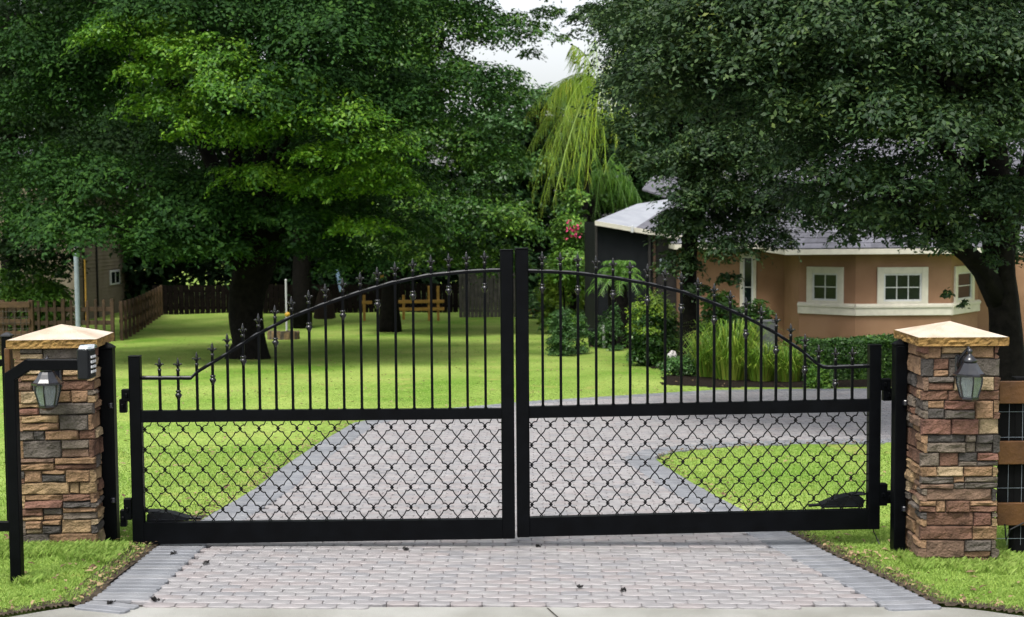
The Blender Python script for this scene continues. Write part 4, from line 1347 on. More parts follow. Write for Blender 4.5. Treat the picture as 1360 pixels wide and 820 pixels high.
# near-left warm brown fence panel with mesh
pr = gxy(43, 36.0)
proot = empty('rail_fence', pr, 'brown three rail fence with wire mesh at the far left', 'fence')
for px in (43, 4, -36):
    p = gxy(px, 36.0); m = MB(pr); m.box(p.x - .065, p.x + .065, 35.95, 36.08, p.z - .1, at(px, 399, 36).z, .01); m.build('post', M['wood_mid'], proot)
for (ya, yb) in ((401, 409), (424, 432), (440, 448)):
    m = MB(pr); m.box(-14.5, pr.x, 35.90, 35.945, at(20, yb, 35.9).z, at(20, ya, 35.9).z, .006); m.build('rail', M['wood_mid'], proot)
m = MB(pr)
zb_ = pr.z
for zz in np.arange(.1, 1.2, .15): m.tube([(-14.5, 35.89, zb_ + zz), (pr.x, 35.89, zb_ + zz)], .007, 3)
for xx in np.arange(-14.5, pr.x, .15): m.tube([(xx, 35.885, zb_), (xx, 35.885, zb_ + 1.2)], .006, 3)
m.build('wire_mesh', M['wood_grey'], proot)

# dark boundary fence right across the back of the lawn, and a grey one right of it
def back_fence(x0, x1, Y0, Y1, h, m_, label, step=.16):
    b = Vector((x0, Y0, float(gz(x0, Y0))))
    r = empty('back_fence', b, label, 'fence')
    nn_ = int(abs(x1 - x0) / step)
    for i in range(nn_):
        t = i / nn_; x = x0 + (x1 - x0) * t; y = Y0 + (Y1 - Y0) * t; z = float(gz(x, y))
        q = MB(b); q.box(x - step * .46, x + step * .46, y - .012, y + .012, z - .1, z + h + rng.uniform(-.02, .02)); q.build('board', m_, r)
    q = MB(b)
    for zz in (.25, h - .25):
        a, c = Vector((x0, Y0 + .04, float(gz(x0, Y0)) + zz)), Vector((x1, Y1 + .04, float(gz(x1, Y1)) + zz))
        q.obox((a + c) / 2, (c - a) / 2, (0, .02, 0), (0, 0, .05))
    q.build('rail', m_, r)
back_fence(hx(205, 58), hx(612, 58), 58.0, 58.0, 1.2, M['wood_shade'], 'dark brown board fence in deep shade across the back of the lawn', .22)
back_fence(hx(612, 55), hx(700, 54), 55.0, 54.5, 1.75, M['wood_grey'], 'grey weathered board fence seen left of where the gate leaves meet', .15)

# play set: yellow posts under the trees
b = gxy(500, 53)
proot = empty('play_set', b, 'yellow wooden play set posts in the shade of the trees', 'play set')
for px, pa, pb in ((484, 392, 430), (519, 360, 402), (536, 392, 412), (570, 380, 412), (582, 380, 412)):
    p = at(px, pb, 53 + (px % 3) * .4); q = at(px, pa, p.y)
    m = MB(b); m.box(p.x - .05, p.x + .05, p.y - .05, p.y + .05, b.z - .1, q.z, .01); m.build('post', M['yellow'], proot)
for xa, xb, py in ((478, 494, 402), (505, 523, 368), (528, 590, 401), (528, 590, 411)):
    p, q = at(xa, py, 52.9), at(xb, py, 52.9)
    m = MB(b); m.box(p.x, q.x, 52.85, 52.95, p.z - .06, p.z + .06, .01); m.build('beam', M['yellow'], proot)
sw = at(449, 365, 50)
m = MB(sw); m.obox(sw, (.06, 0, .02), (0, .04, 0), (-.10, 0, .62), .02)
o = m.build('hanging_towel', M['blue'], loc=sw); tag(o, 'pale blue strip hanging in the dark foliage', 'towel')
bf = at(431, 412, 42.0)
m = MB(bf); m.lathe(bf, [(.28, -.26), (.34, -.24), (.30, .1), (.22, .42), (.16, .62), (.06, .70)], 12)
tag(m.build('hanging_basket', M['mulch'], loc=bf), 'dark cone shaped hanging pot below the tree canopy', 'pot')
m = MB(bf); m.tube([bf + Vector((0, 0, .7)), bf + Vector((0, 0, 2.6))], .012, 5)
tag(m.build('basket_rope', M['bark'], loc=bf), 'thin rope holding the dark hanging pot', 'rope')

# stone flower bed by the white pole
b = gxy(377, 43.5)
r = empty('flower_bed', b, 'low round bed of pale stones behind the big tree trunk', 'flower bed')
for i in range(16):
    a = PI * i / 15 + PI
    p = Vector((b.x + math.cos(a) * .45, b.y + math.sin(a) * .4, 0)); p.z = float(gz(p.x, p.y))
    m = MB(b); m.obox(p + Vector((0, 0, .12)), (.06 * abs(math.sin(a)) + .04, .02, 0), (-.02, .05, 0), (0, 0, .13 + rng.random() * .06), .02); m.build('stone', M['stone%d' % (2 if i % 2 else 7)], r)
m = MB(b); m.lathe(b + Vector((0, 0, .05)), [(.42, 0), (.42, .1), (.05, .18)], 12); m.build('soil', M['soil'], r)
p = at(382, 418, 43.2)
m = MB(p); m.lathe(p, [(.03, -.08), (.075, -.05), (.09, 0), (.075, .05), (.03, .08)], 10)
tag(m.build('yellow_ball', M['yellow_paint'], loc=p, smooth=True), 'small yellow ball at the foot of the thin white pole', 'ball')

# red edging of the far bed
a, c = gxy(697, 56), gxy(733, 57)
b = a
r = empty('bed_edging', b, 'low red brick edging at the far end of the lawn', 'edging')
for i in range(9):
    t = i / 9; p = a.lerp(c, t + .05); q = a.lerp(c, t + .15)
    m = MB(b); dv = (q - p) / 2 * .96; m.obox((p + q) / 2 + Vector((0, 0, .12)), dv, (0, .08, 0), (0, 0, .16), .02); m.build('brick', M['brick'], r)

# black bin and grey box
b = gxy(790, 37.8)
r = empty('refuse_bin', b, 'black lidded bin between the clipped shrubs on the lawn', 'bin')
m = MB(b); m.lathe(b, [(.23, 0), (.27, .45)], 4, PI / 4); m.build('body', M['plastic'], r)
m = MB(b); m.lathe(b + Vector((0, 0, .452)), [(.30, 0), (.30, .035), (.20, .06)], 4, PI / 4); m.build('lid', M['plastic'], r)
for px in (802, 819):
    p = gxy(px, 37.0); zt = at(px, 432, 37).z
    m = MB(p); m.lathe(p, [(.045, 0), (.045, zt - p.z - .02), (.06, zt - p.z)], 8)
    tag(m.build('marker_stake', M['white'], loc=p), 'short white stake beside the black bin' if px < 810 else 'short white stake at the round shrub right of the bin', 'stake')
b = gxy(1019, 31.0)
m = MB(b); hgt = at(1019, 428, 31).z - b.z; m.obox(b + Vector((0, 0, hgt / 2)), (.19, 0, 0), (0, .19, 0), (0, 0, hgt / 2), .02)
m.obox(b + Vector((0, 0, hgt + .02)), (.21, 0, 0), (0, .21, 0), (0, 0, .022), .01)
tag(m.build('utility_pedestal', M['grey'], loc=b), 'grey upright utility box among the plants by the house corner', 'utility box')

# ================================================================== TREES
def tp(px, py, Y): return at(px, py, Y)

# big oak on the left lawn
b = gxy(330, 34.0)
c = at(330, 110, 34.0)
lob = scatter_lobes((c.x, c.y + .6, c.z), (6.2, 4.6, 4.0), 40, 1.1, 1.7, .6, zmin=1.5)
for q in ((180, 45, 75, 30, 30.5), (265, 75, 85, 34, 30), (335, 115, 90, 36, 29.8), (425, 150, 85, 36, 30), (490, 195, 62, 28, 30.3), (300, 175, 75, 26, 30.2),
          (225, 140, 60, 24, 30.5), (515, 245, 45, 20, 31), (440, 245, 65, 24, 30.8), (350, 235, 70, 22, 31), (120, 300, 105, 30, 31), (45, 290, 70, 36, 32), (235, 328, 75, 24, 31.5),
          (275, 325, 70, 24, 32), (420, 325, 60, 24, 32.5), (485, 345, 55, 20, 32.5), (385, 285, 75, 26, 32), (150, 235, 100, 34, 32), (60, 215, 80, 40, 33), (250, 270, 80, 28, 31.8),
          (540, 300, 45, 24, 33), (20, 140, 60, 40, 33.5), (100, 120, 70, 36, 33), (530, 130, 50, 28, 32.5), (450, 85, 60, 30, 31.5)):
    lob.append(pl(q[0], q[1], q[4], q[2], q[3]))
lit_lobes = [lob.pop(40) for _ in range(10)] + [pl(505, 225, 30.2, 46, 20), pl(430, 205, 29.9, 50, 20), pl(200, 100, 30.2, 46, 22), pl(480, 300, 31.0, 46, 16)]
oak = tree('oak_tree', 'broad oak with a thick black trunk and wide canopy on the left lawn', b,
     [b - Vector((0, 0, .2)), tp(333, 455, 34), tp(331, 420, 34), tp(333, 380, 34), tp(338, 340, 34), tp(345, 290, 34)],
     [.70, .50, .43, .41, .44, .32], lob, 225, .110, L['oak'], limbs=10, limb_r=.24, fork=-2, seed=3, twig=16, spread=.20)
crown_object('leaf_spray', lit_lobes, 260, .092, L['oak_lit'], oak, b, seed=4, twig=16, spread=.26, droop=.1)  # front lobes coloured brighter, as if lit

# dark tree at the far left, behind the fence
b = gxy(15, 46.0)
lob = [pl(*q) for q in ((20, 40, 45, 90, 55), (110, 60, 45, 80, 50), (0, 140, 44, 80, 55), (90, 180, 45, 80, 50), (15, 250, 43, 75, 50), (190, 60, 46, 70, 45), (95, 270, 44, 60, 40), (170, 200, 46, 80, 55), (230, 250, 46, 80, 50), (170, 300, 47, 70, 40), (35, 322, 43.5, 60, 28), (-15, 340, 43.5, 40, 30), (80, 335, 45, 26, 22), (55, 352, 44, 40, 24), (88, 362, 44.5, 15, 16))]
lob += scatter_lobes((-17, 47, 8), (5, 4, 5), 12, 1.4, 2.0, .7)
lob = [(q[0], q[1], q[2], q[3], q[3], q[5]) for q in lob]
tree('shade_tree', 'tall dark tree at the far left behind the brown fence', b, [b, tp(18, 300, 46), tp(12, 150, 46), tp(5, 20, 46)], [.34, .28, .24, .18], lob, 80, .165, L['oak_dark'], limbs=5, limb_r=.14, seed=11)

# twin-stemmed tree behind the oak
b = gxy(402, 50.0)
lob = [pl(*q) for q in ((380, 20, 48, 80, 45), (470, 40, 48, 75, 45), (330, 90, 51, 75, 50), (430, 190, 51, 80, 50), (350, 240, 52, 80, 50), (450, 290, 52, 80, 45), (290, 160, 52, 70, 50), (540, 60, 50, 60, 45))]
lob += scatter_lobes((-7, 50, 12), (5, 3.5, 3), 12, 1.4, 2.0, .7)
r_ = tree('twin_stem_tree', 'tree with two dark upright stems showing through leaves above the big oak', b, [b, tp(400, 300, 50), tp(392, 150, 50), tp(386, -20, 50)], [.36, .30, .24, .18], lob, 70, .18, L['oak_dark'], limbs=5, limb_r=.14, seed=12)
MB(b).tube([tp(400, 290, 50), tp(412, 180, 49.6), tp(420, 80, 49.5), tp(428, -30, 49.5)], [.24, .20, .17, .12], 8, .3).build('stem', M['bark'], r_, True)

# centre-left tree whose trunk stands by the play set
b = gxy(517, 47.5)
lob = [pl(*q) for q in ((600, 30, 46, 80, 38), (670, 40, 46, 55, 28), (560, 90, 45, 70, 36), (640, 110, 45, 60, 32), (520, 170, 46, 70, 36), (600, 190, 45, 70, 40), (645, 200, 46, 52, 42), (560, 270, 45, 75, 40), (640, 290, 45, 70, 40), (650, 275, 47, 40, 45), (500, 320, 46, 60, 30), (590, 335, 46, 60, 26), (660, 345, 46, 50, 26), (500, 60, 47, 60, 40), (668, 130, 47, 34, 26), (725, 18, 48, 26, 10), (748, 52, 47, 12, 7), (705, 72, 48, 14, 9))]
lob += scatter_lobes((-3.2, 47, 12.5), (4.5, 3, 3), 12, 1.4, 2.0, .7)
tree('tall_tree', 'tall green tree beside the yellow play set, left of the middle of the gate', b, [b, tp(517, 400, 47.5), tp(522, 340, 47.5), tp(540, 230, 47.5), tp(560, 60, 47.5)], [.42, .34, .30, .26, .18], lob, 140, .132, L['oak_mid'], limbs=7, limb_r=.18, fork=-2, seed=13)

# slender tree right of the centre, in front of the house
b = gxy(915, 29.0)
lob = [pl(*q) for q in ((905, 300, 28.5, 38, 26), (960, 330, 28.2, 40, 24), (1000, 300, 28.5, 40, 24), (935, 255, 28.2, 55, 30), (1010, 250, 28.5, 55, 28), (880, 215, 28.5, 45, 30), (955, 190, 28, 65, 36), (860, 165, 29, 40, 30),
                                (1050, 275, 29, 50, 24), (900, 350, 28.6, 28, 22), (1030, 320, 28.6, 24, 18), (870, 120, 29, 50, 36), (940, 110, 28.5, 70, 40), (1030, 170, 29, 70, 40), (830, 30, 29.5, 55, 30), (790, 20, 29.8, 34, 16), (900, 30, 29, 70, 40), (990, 60, 29, 70, 42), (970, 370, 28.4, 16, 12), (1020, 205, 28.2, 50, 26), (925, 385, 28.6, 20, 12), (840, 205, 29, 24, 16), (930, 290, 29.5, 50, 34), (985, 275, 29.4, 50, 30))]
lob += scatter_lobes((4.3, 30.2, 7.0), (2.6, 2.0, 2.4), 14, .7, 1.1, .7)
lob = [(q[0], q[1], q[2], q[3], min(q[4], .9), q[5]) for q in lob if (q[0] - q[3] * 1.1) / q[1] * F + 680 > (775 if q[2] < CAMZ + .125 * q[1] else 745)]
tree('drooping_tree', 'dark trunked tree in front of the house whose leaves droop over its roof', b, [b - Vector((0, 0, .15)), tp(915, 440, 29), tp(914, 380, 29), tp(918, 300, 29), tp(928, 180, 29), tp(935, 60, 29)],
     [.24, .19, .175, .15, .12, .08], lob, 500, .090, L['live'], limbs=9, limb_r=.09, fork=-3, seed=14, twig=14, spread=.17, asp=.48)

# large live oak at the right, behind the stone pillar
b = gxy(1338, 18.0)
lob = [pl(*q) for q in ((1090, 40, 16.8, 110, 60), (1200, 60, 16.5, 110, 60), (1300, 50, 17, 90, 60), (1010, 30, 17.5, 80, 55), (1150, 140, 16.6, 110, 50), (1250, 170, 16.6, 100, 50), (1330, 160, 17, 70, 60), (1060, 130, 17, 80, 50),
                                (1120, 220, 17, 80, 38), (1200, 240, 16.8, 90, 34), (1280, 260, 17.2, 70, 34), (1340, 260, 17.4, 50, 34), (1160, 285, 17, 50, 22), (1230, 295, 17, 50, 20), (1090, 265, 17.4, 45, 26), (1350, 330, 18.4, 36, 26), (1060, 205, 17.3, 60, 36),
                                (1075, 300, 17.6, 14, 20), (1185, 318, 17.2, 14, 12), (1215, 322, 17.2, 16, 14), (1120, 318, 17.3, 20, 10), (1262, 312, 17.2, 20, 16), (950, 70, 18, 60, 50), (880, 40, 18.5, 70, 45), (840, 15, 19, 40, 26), (1000, 110, 18, 70, 50), (1170, 300, 17.8, 60, 18), (1255, 328, 16.9, 26, 14), (1222, 318, 16.9, 24, 12), (1292, 312, 17.0, 34, 20), (1345, 300, 17.2, 30, 34), (1318, 345, 17.3, 16, 16), (1258, 390, 17.2, 8, 9), (1280, 405, 17.2, 6, 8))]
lob += scatter_lobes((6.5, 19.5, 6.0), (4.8, 3.0, 2.2), 34, .7, 1.1, .65, zmin=3.0)
lob += [pl(*q) for q in ((1130, 250, 19, 90, 45), (1220, 262, 19, 90, 42), (1300, 275, 19, 60, 36), (1180, 290, 18.3, 70, 24), (1250, 296, 18.2, 50, 20), (1120, 288, 18.5, 40, 18), (1310, 230, 18.6, 60, 40), (1240, 215, 18.8, 80, 40))]
lob += scatter_lobes((4.6, 18.6, 4.7), (4.2, 1.8, 1.5), 46, .6, .95, .7, zmin=3.1)
lob = [(q[0], q[1], q[2], q[3], min(q[4], 1.0), q[5]) for q in lob if (q[0] - q[3] * 1.15) / q[1] * F + 680 > (772 if q[2] < CAMZ + .128 * q[1] else 735)]
r_ = tree('live_oak', 'leaning live oak with a thick black trunk behind the reddish pillar, shading the house', b, [b - Vector((0, 0, .15)), tp(1339, 480, 18), tp(1334, 420, 18), tp(1326, 350, 18), tp(1322, 280, 18), tp(1318, 180, 18), tp(1310, 60, 18)],
     [.30, .20, .19, .21, .19, .16, .10], lob, 460, .069, L['live'], limbs=9, limb_r=.10, fork=-2, seed=15, twig=14, spread=.17, asp=.5)
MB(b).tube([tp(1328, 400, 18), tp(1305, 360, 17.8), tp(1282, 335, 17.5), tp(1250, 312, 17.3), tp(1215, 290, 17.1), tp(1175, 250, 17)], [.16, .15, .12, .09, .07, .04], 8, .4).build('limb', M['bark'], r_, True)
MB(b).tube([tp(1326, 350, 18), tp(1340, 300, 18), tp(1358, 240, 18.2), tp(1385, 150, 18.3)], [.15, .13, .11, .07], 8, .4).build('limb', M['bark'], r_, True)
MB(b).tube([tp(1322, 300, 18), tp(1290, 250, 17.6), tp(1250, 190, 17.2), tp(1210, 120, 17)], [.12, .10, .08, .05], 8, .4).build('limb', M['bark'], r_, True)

# background: single trees, then the wood behind them
def bg_tree(name, label, px, Y, hpx, spread_px, dens, leaf, m, seed, mid=None):
    b = gxy(px, Y); k = Y / F
    top = at(px, hpx, Y).z
    cz = (top + b.z) / 2 + .8
    lob = scatter_lobes((b.x, Y, cz), (spread_px * k, spread_px * k * .7, (top - b.z) / 2 - .8), 26, spread_px * k * .28, spread_px * k * .42, .7)
    return tree(name, label, b, [b, Vector((b.x + .1, Y, cz * .5)), Vector((b.x, Y, cz + 1)), Vector((b.x, Y, top - 1))], [.3, .24, .18, .1], lob, dens, leaf, m, limbs=4, limb_r=.12, seed=seed)
bg_tree('broadleaf_tree', 'mid green tree behind the palm fronds, between the two dark canopies', 715, 64, 110, 80, 70, .2, L['mid'], 21)
bg_tree('broadleaf_tree', 'tree rising above the pale porch roof behind the house', 850, 66, 95, 75, 60, .2, L['mid'], 22)
bg_tree('broadleaf_tree', 'tree behind the brown house, showing through the live oak leaves', 1130, 70, 60, 120, 50, .22, L['oak_dark'], 23)
bg_tree('broadleaf_tree', 'tree behind the right end of the house roof', 1310, 68, 60, 110, 50, .22, L['oak_dark'], 24)

wl_ = []
for i in range(210):
    x = rng.uniform(-32, 9) if i % 3 else rng.uniform(8, 34)
    y = rng.uniform(62, 72)
    lim = 13 if x < -4 else (6.5 if x < 6 else 14)
    z = rng.uniform(-1.2, lim)
    r = rng.uniform(1.6, 2.6)
    wl_.append((x, y, z, r, r, r * .8))
for i in range(46):
    x = rng.uniform(-26, 4); r = rng.uniform(.9, 1.5)
    wl_.append((x, rng.uniform(59.5, 62), -1.2 + rng.uniform(0, 3.2), r, r, r))
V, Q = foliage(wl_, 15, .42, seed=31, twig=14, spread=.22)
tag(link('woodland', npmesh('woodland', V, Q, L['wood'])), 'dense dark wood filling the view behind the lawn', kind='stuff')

# ------------------------------------------------------------------ palms
def frond(m_v, base, tip, sag, n, llen, hang, off, width=.028):
    """Feather frond from base to tip, leaflets hanging; appends to (P, N, T, L)."""
    base, tip = Vector(base), Vector(tip)
    mid = base.lerp(tip, .5) + Vector((0, 0, sag))
    side = (tip - base).cross(Vector((0, 0, 1))).normalized()
    spine = []
    for i in range(n + 1):
        t = i / n
        p = base * (1 - t) ** 2 + mid * 2 * t * (1 - t) + tip * t * t
        spine.append(p)
        if t < .1: continue
        d = ((mid - base) * (1 - t) + (tip - mid) * t).normalized()
        ll = llen * (1 - .55 * abs(t - .45) * 1.4) * rng.uniform(.85, 1.1)
        for s in (-1, 1):
            a = (side * s * (1 - hang) + Vector((0, 0, -1)) * hang + d * .45 + Vector((rng.uniform(-.28, .28), rng.uniform(-.28, .28), rng.uniform(-.1, .2)))).normalized()
            p1 = p + a * ll * .5; a2 = (a + Vector((0, 0, -.9 * hang - .15))).normalized()
            q = p1 + a2 * ll * .5
            w = d * width * .5
            m_v.append((p - w * .6, p + w * .6, p1 + w, p1 - w)); m_v.append((p1 - w, p1 + w, q + w * .15, q - w * .15))
    return spine
def palm(label, base, head, fronds, n, llen, hang, m, trunk_r=.16, name='palm_tree', width=.03):
    base, head = Vector(base), Vector(head)
    root = empty(name, base, label, 'palm')
    tb = MB(base)
    pts = [base.lerp(head, t) + Vector((.05 * math.sin(t * 5), 0, 0)) for t in np.linspace(0, 1, 14)]
    tb.tube(pts, [trunk_r * (1.25 - .35 * t + .05 * (i % 2)) for i, t in enumerate(np.linspace(0, 1, 14))], 12, .15); tb.build('trunk', M['bark'], root, True)
    for f in fronds:
        qs = []; sp = frond(qs, head, f[0], f[1], n, llen, hang, 0, width)
        fm = MB(base)
        for q in qs: fm.add(q, [(0, 1, 2, 3)])
        fr = fm.build('frond', m, root)
        MB(base).tube(sp[::max(1, n // 8)] + [sp[-1]], [.022] + [.010] * (len(sp[::max(1, n // 8)]) - 1) + [.003], 5).build('rib', m, fr)
    return root
Y = 48.0
b = gxy(757, Y); h = at(795, 108, Y)
fr = []
for (px, py, dy, sg) in ((705, 235, -1.0, 1.3), (722, 268, -1.6, 1.5), (742, 240, -2, 1.3), (760, 225, -2.2, 1.2), (712, 180, .3, 1.2), (735, 120, .8, .8), (775, 215, 1.0, 1.2), (700, 150, -.5, 1.2), (790, 210, -2.0, 1.1), (820, 190, -1.6, 1.0), (845, 170, -.8, .9), (850, 130, .9, .8), (790, 50, 1.2, .4), (830, 60, -.9, .5), (760, 60, -.6, .5), (748, 265, -1.2, 1.6), (728, 215, -1.8, 1.4), (698, 205, -.6, 1.4), (706, 258, -1.2, 1.6), (716, 276, -1.6, 1.7), (735, 268, -2.2, 1.6), (766, 258, -2.4, 1.5), (780, 240, -2.2, 1.3), (718, 150, -1.2, 1.2), (750, 150, -2.2, 1.0), (805, 225, -2.2, 1.2)):
    fr.append((at(px, py, Y + dy), sg))
palm('queen palm with long yellow green fronds drooping beside the gap of sky', b, h, fr, 56, 1.0, .80, L['palm'], .10, width=.024)
Y = 50.5
b = gxy(742, Y); h = at(802, 235, Y)
fr = [(at(px, py, Y + dy), sg) for (px, py, dy, sg) in ((770, 262, -1.2, 1.0), (855, 275, -1.5, 1.3), (840, 240, -1, 1.0), (790, 290, -1.6, 1.2), (820, 205, 1, .6), (760, 225, .6, .9), (848, 262, .8, 1.1), (780, 195, .5, .6), (815, 285, -1.6, 1.2), (835, 285, -1.5, 1.3))]
palm('paler palm with combed fronds left of the pale porch roof', b, h, fr, 34, 1.2, .75, L['bright'], .12, width=.026)
Y = 37.0
b = gxy(822, Y); h = at(822, 372, Y)
fr = []
for i in range(44):
    a = 2 * PI * i / 44 + .1; el = (.1, .45, .8, 1.1)[i % 4]
    rr = .86 * (1.1 - el * .55)
    fr.append((h + Vector((math.cos(a) * rr, math.sin(a) * rr * .9, el * .80 - .42)), .42))
palm('sago palm with a feathery light green crown and stout dark trunk', b, h, fr, 34, .24, .25, L['bright'], .26, 'sago_palm', .012)

# ------------------------------------------------------------------ shrubs, hedges and flowers
def bush(label, px0, px1, pt, pb, Y, m, dens, leaf, n=7, name='shrub', seed=1, group=None, top_m=None, **kw):
    """Shrub filling the picture box px0..px1, pt..pb at distance Y (rooted on the ground below it)."""
    k = Y / F
    cx = (px0 + px1) / 2
    b = gxy(cx, Y)
    w = (px1 - px0) * k; top = at(cx, pt, Y).z; bot = min(at(cx, pb, Y).z, b.z + .5)
    hh = top - b.z
    lob = []
    for i in range(n):
        u = (i + .5) / n - .5
        r = min(w * .30, hh * .40) * rng.uniform(.85, 1.1)
        lob.append((b.x + u * (w - 1.7 * r), Y + rng.uniform(-.3, .3) * min(w, hh), b.z + r * .72, r, r, r * .8))
        zc = b.z + max(r * .8, hh * (.30 + .38 * rng.random() * (1 - 1.1 * abs(u))))
        lob.append((b.x + u * (w - 1.5 * r), Y + rng.uniform(-.35, .35) * min(w, hh), min(zc, top - r * .8), r, r, r * .9))
    lob.append((b.x, Y, b.z + hh * .55, w * .40, min(w, hh) * .4, hh * .44))
    o = shrub(name, label, b, lob, dens, leaf, m, group, seed=seed, shell=.5, **kw)
    if top_m:                                     # light on the shrub tops, put into a paler leaf colour
        tl = [(q[0], q[1], q[2] + q[5] * .55, q[3] * .95, q[4] * .95, q[5] * .62) for q in lob if q[2] > b.z + hh * .42]
        crown_object('lit_top', tl, dens * .8, leaf, top_m, o, b, seed=seed + 1, shell=.5, droop=.05)
    return o
bush('bright topped leafy shrub behind the brown fence at the far left', -20, 94, 336, 402, 45.0, L['bright'], 260, .14, 7, seed=41)
bush('small rounded dark shrub on the lawn just right of the gate centre', 728, 764, 408, 456, 34.0, L['mid'], 1500, .05, 6, seed=42, top_m=L['mid'])
bush('second small shrub touching the left side of the black bin', 756, 784, 411, 455, 35.0, L['mid'], 1500, .05, 5, seed=43)
bush('upright little shrub right of the black bin', 806, 828, 397, 456, 36.0, L['mid'], 1500, .05, 5, seed=44)
bush('large glossy mounded shrub left of the dark tree trunk', 836, 906, 388, 484, 30.6, L['hedge'], 800, .075, 9, seed=45, top_m=L['lime'])
bush('leafy green shrub right of the dark tree trunk under the house wall', 925, 985, 388, 470, 30.8, L['mid'], 500, .11, 7, seed=46, top_m=L['bright'])
bush('leafy green shrub below the tall narrow window', 975, 1030, 400, 450, 32.0, L['mid'], 500, .10, 6, seed=47, top_m=L['bright'])
bush('low grey green clump in front of the dark tree trunk', 880, 935, 468, 513, 27.2, L['mid'], 900, .055, 6, seed=48)
bush('yellow green shrub at the back of the lawn below the palms', 716, 772, 322, 410, 51.0, L['lime'], 260, .14, 7, seed=49)
bush('pale yellow bushy shrub left of the sago palm', 762, 806, 338, 415, 49.0, L['lime'], 260, .14, 6, seed=50)
bush('low green groundcover bank at the back right of the lawn', 700, 800, 376, 425, 54.0, L['mid'], 260, .13, 8, seed=51)
bush('dark leafy mass under the sago palm', 790, 850, 400, 450, 37.4, L['hedge'], 330, .09, 7, seed=52)
bush('small bright leafed plant at the left end of the clipped hedge', 1070, 1105, 478, 512, 24.6, L['bright'], 900, .07, 5, seed=53)
bush('reddish twiggy plant between the grey box and the house corner', 1028, 1062, 446, 500, 28.5, L['straw'], 420, .07, 5, seed=54)
bb = bush('tall shrub with pink blooms below the long palm fronds', 722, 792, 226, 400, 46.5, L['bright'], 230, .12, 8, seed=55)
V_, Q_ = [], []
P_ = np.array([tuple(at(760 + rng.gauss(0, 6), 305 + rng.gauss(0, 6), 45.0)) for _ in range(34)])
V, Q = leaf_quads(P_, unit(34) + np.array([0, -1, 0]), np.full(34, .12), np.full(34, .08))
link('blossom', npmesh('blossom', V - np.array(bb.location), Q, M['pink']), bb)

# clipped hedge along the house
b = gxy(1125, 26.2)
root = empty('clipped_hedge', b, 'long clipped green hedge in front of the house wall', 'hedge')
x0, x1 = (1062 - 680) / F * 26.2, (1330 - 680) / F * 26.2
zt = at(1125, 452, 26.2).z
n = 30000
t = nr.rand(n, 3)
face = nr.rand(n)
P_ = np.empty((n, 3)); N_ = np.zeros((n, 3))
P_[:, 0] = x0 + (x1 - x0) * t[:, 0]; 
gb = gz(P_[:, 0], np.full(n, 26.2))
fr_ = face < .58
P_[:, 1] = np.where(fr_, 25.75 + .12 * t[:, 1] ** 2, 25.75 + .9 * t[:, 1])
P_[:, 2] = np.where(fr_, gb + (zt - gb) * t[:, 2], zt - .10 * t[:, 2] ** 2)
bulge = np.array([mnoise.noise(Vector((p[0] * 2.2, p[2] * 2.2, p[1]))) for p in P_])
P_[:, 1] -= np.where(fr_, .09 * bulge, 0); P_[:, 2] += np.where(fr_, 0, .07 * bulge + .04 * nr.rand(n) ** 4)
N_[:, 1] = np.where(fr_, -.6, 0); N_[:, 2] = np.where(fr_, .5, .9)
N_ += unit(n) * .7
V, Q = leaf_quads(P_, N_, .055 + .035 * nr.rand(n), .032 + .02 * nr.rand(n))
link('foliage', npmesh('foliage', V - np.array(b), Q, L['hedge']), root)
m = MB(b); m.box(x0 + .1, x1 - .1, 25.95, 26.5, b.z - .3, zt - .14, .05); m.build('inner_branches', M['bark'], root)

# fountain grasses: arching blades
def grass_clump(label, px, pb, Y, hpx, wpx, n, m, seed, group='fountain grasses in the bed'):
    b = gxy(px, Y); k = Y / F
    root_me = []
    H, W = hpx * k, wpx * k
    mbq = []
    for i in range(n):
        a = rng.uniform(0, 2 * PI); r = rng.random() ** .6
        o = Vector((math.cos(a) * r * W * .28, math.sin(a) * r * W * .28, 0))
        hgt = H * rng.uniform(.45, 1.12); lean = W * .62 * rng.uniform(.2, 1.0) * (.4 + r)
        dx = Vector((math.cos(a), math.sin(a), 0))
        sdv = Vector((-dx.y, dx.x, 0)) * rng.uniform(.007, .013)
        pts = [o, o + dx * lean * .25 + Vector((0, 0, hgt * .6)), o + dx * lean * .65 + Vector((0, 0, hgt * .95)), o + dx * lean * 1.15 + Vector((0, 0, hgt * rng.uniform(.72, 1.0)))]
        ws = [1, .9, .6, .12]
        v = []
        for p, w in zip(pts, ws): v += [p - sdv * w, p + sdv * w]
        mbq.append((v, [(0, 1, 3, 2), (2, 3, 5, 4), (4, 5, 7, 6)]))
    mm = MB()
    for v, f in mbq: mm.add(v, f)
    return tag(mm.build('fountain_grass', m, loc=b), label, 'grass clump', group)
grass_clump('tallest yellow green fountain grass, right of the dark tree trunk', 972, 512, 26.6, 74, 84, 560, L['straw'], 1)
grass_clump('fountain grass directly left of the tallest clump', 940, 508, 27.0, 56, 60, 300, L['straw'], 2)
grass_clump('fountain grass in front of the grey utility box', 1012, 515, 26.2, 48, 60, 380, L['straw'], 3)
grass_clump('fountain grass beside the left end of the clipped hedge', 1048, 516, 26.0, 44, 56, 340, L['straw'], 4)

# white hydrangea head by the trunk
p = at(893, 473, 27.6); b = gxy(893, 27.6)
root = empty('white_flower', b, 'white round flower head by the dark tree trunk', 'flower')
MB(b).tube([b, b.lerp(p, .6) + Vector((.02, 0, 0)), p], .008, 5).build('stem', M['bark'], root)
u = unit(220); V, Q = leaf_quads(np.array(p) + u * np.array([.085, .085, .10]), u + unit(220) * .3, np.full(220, .06), np.full(220, .045))
link('petal_head', npmesh('petal_head', V - np.array(b), Q, M['petal']), root)

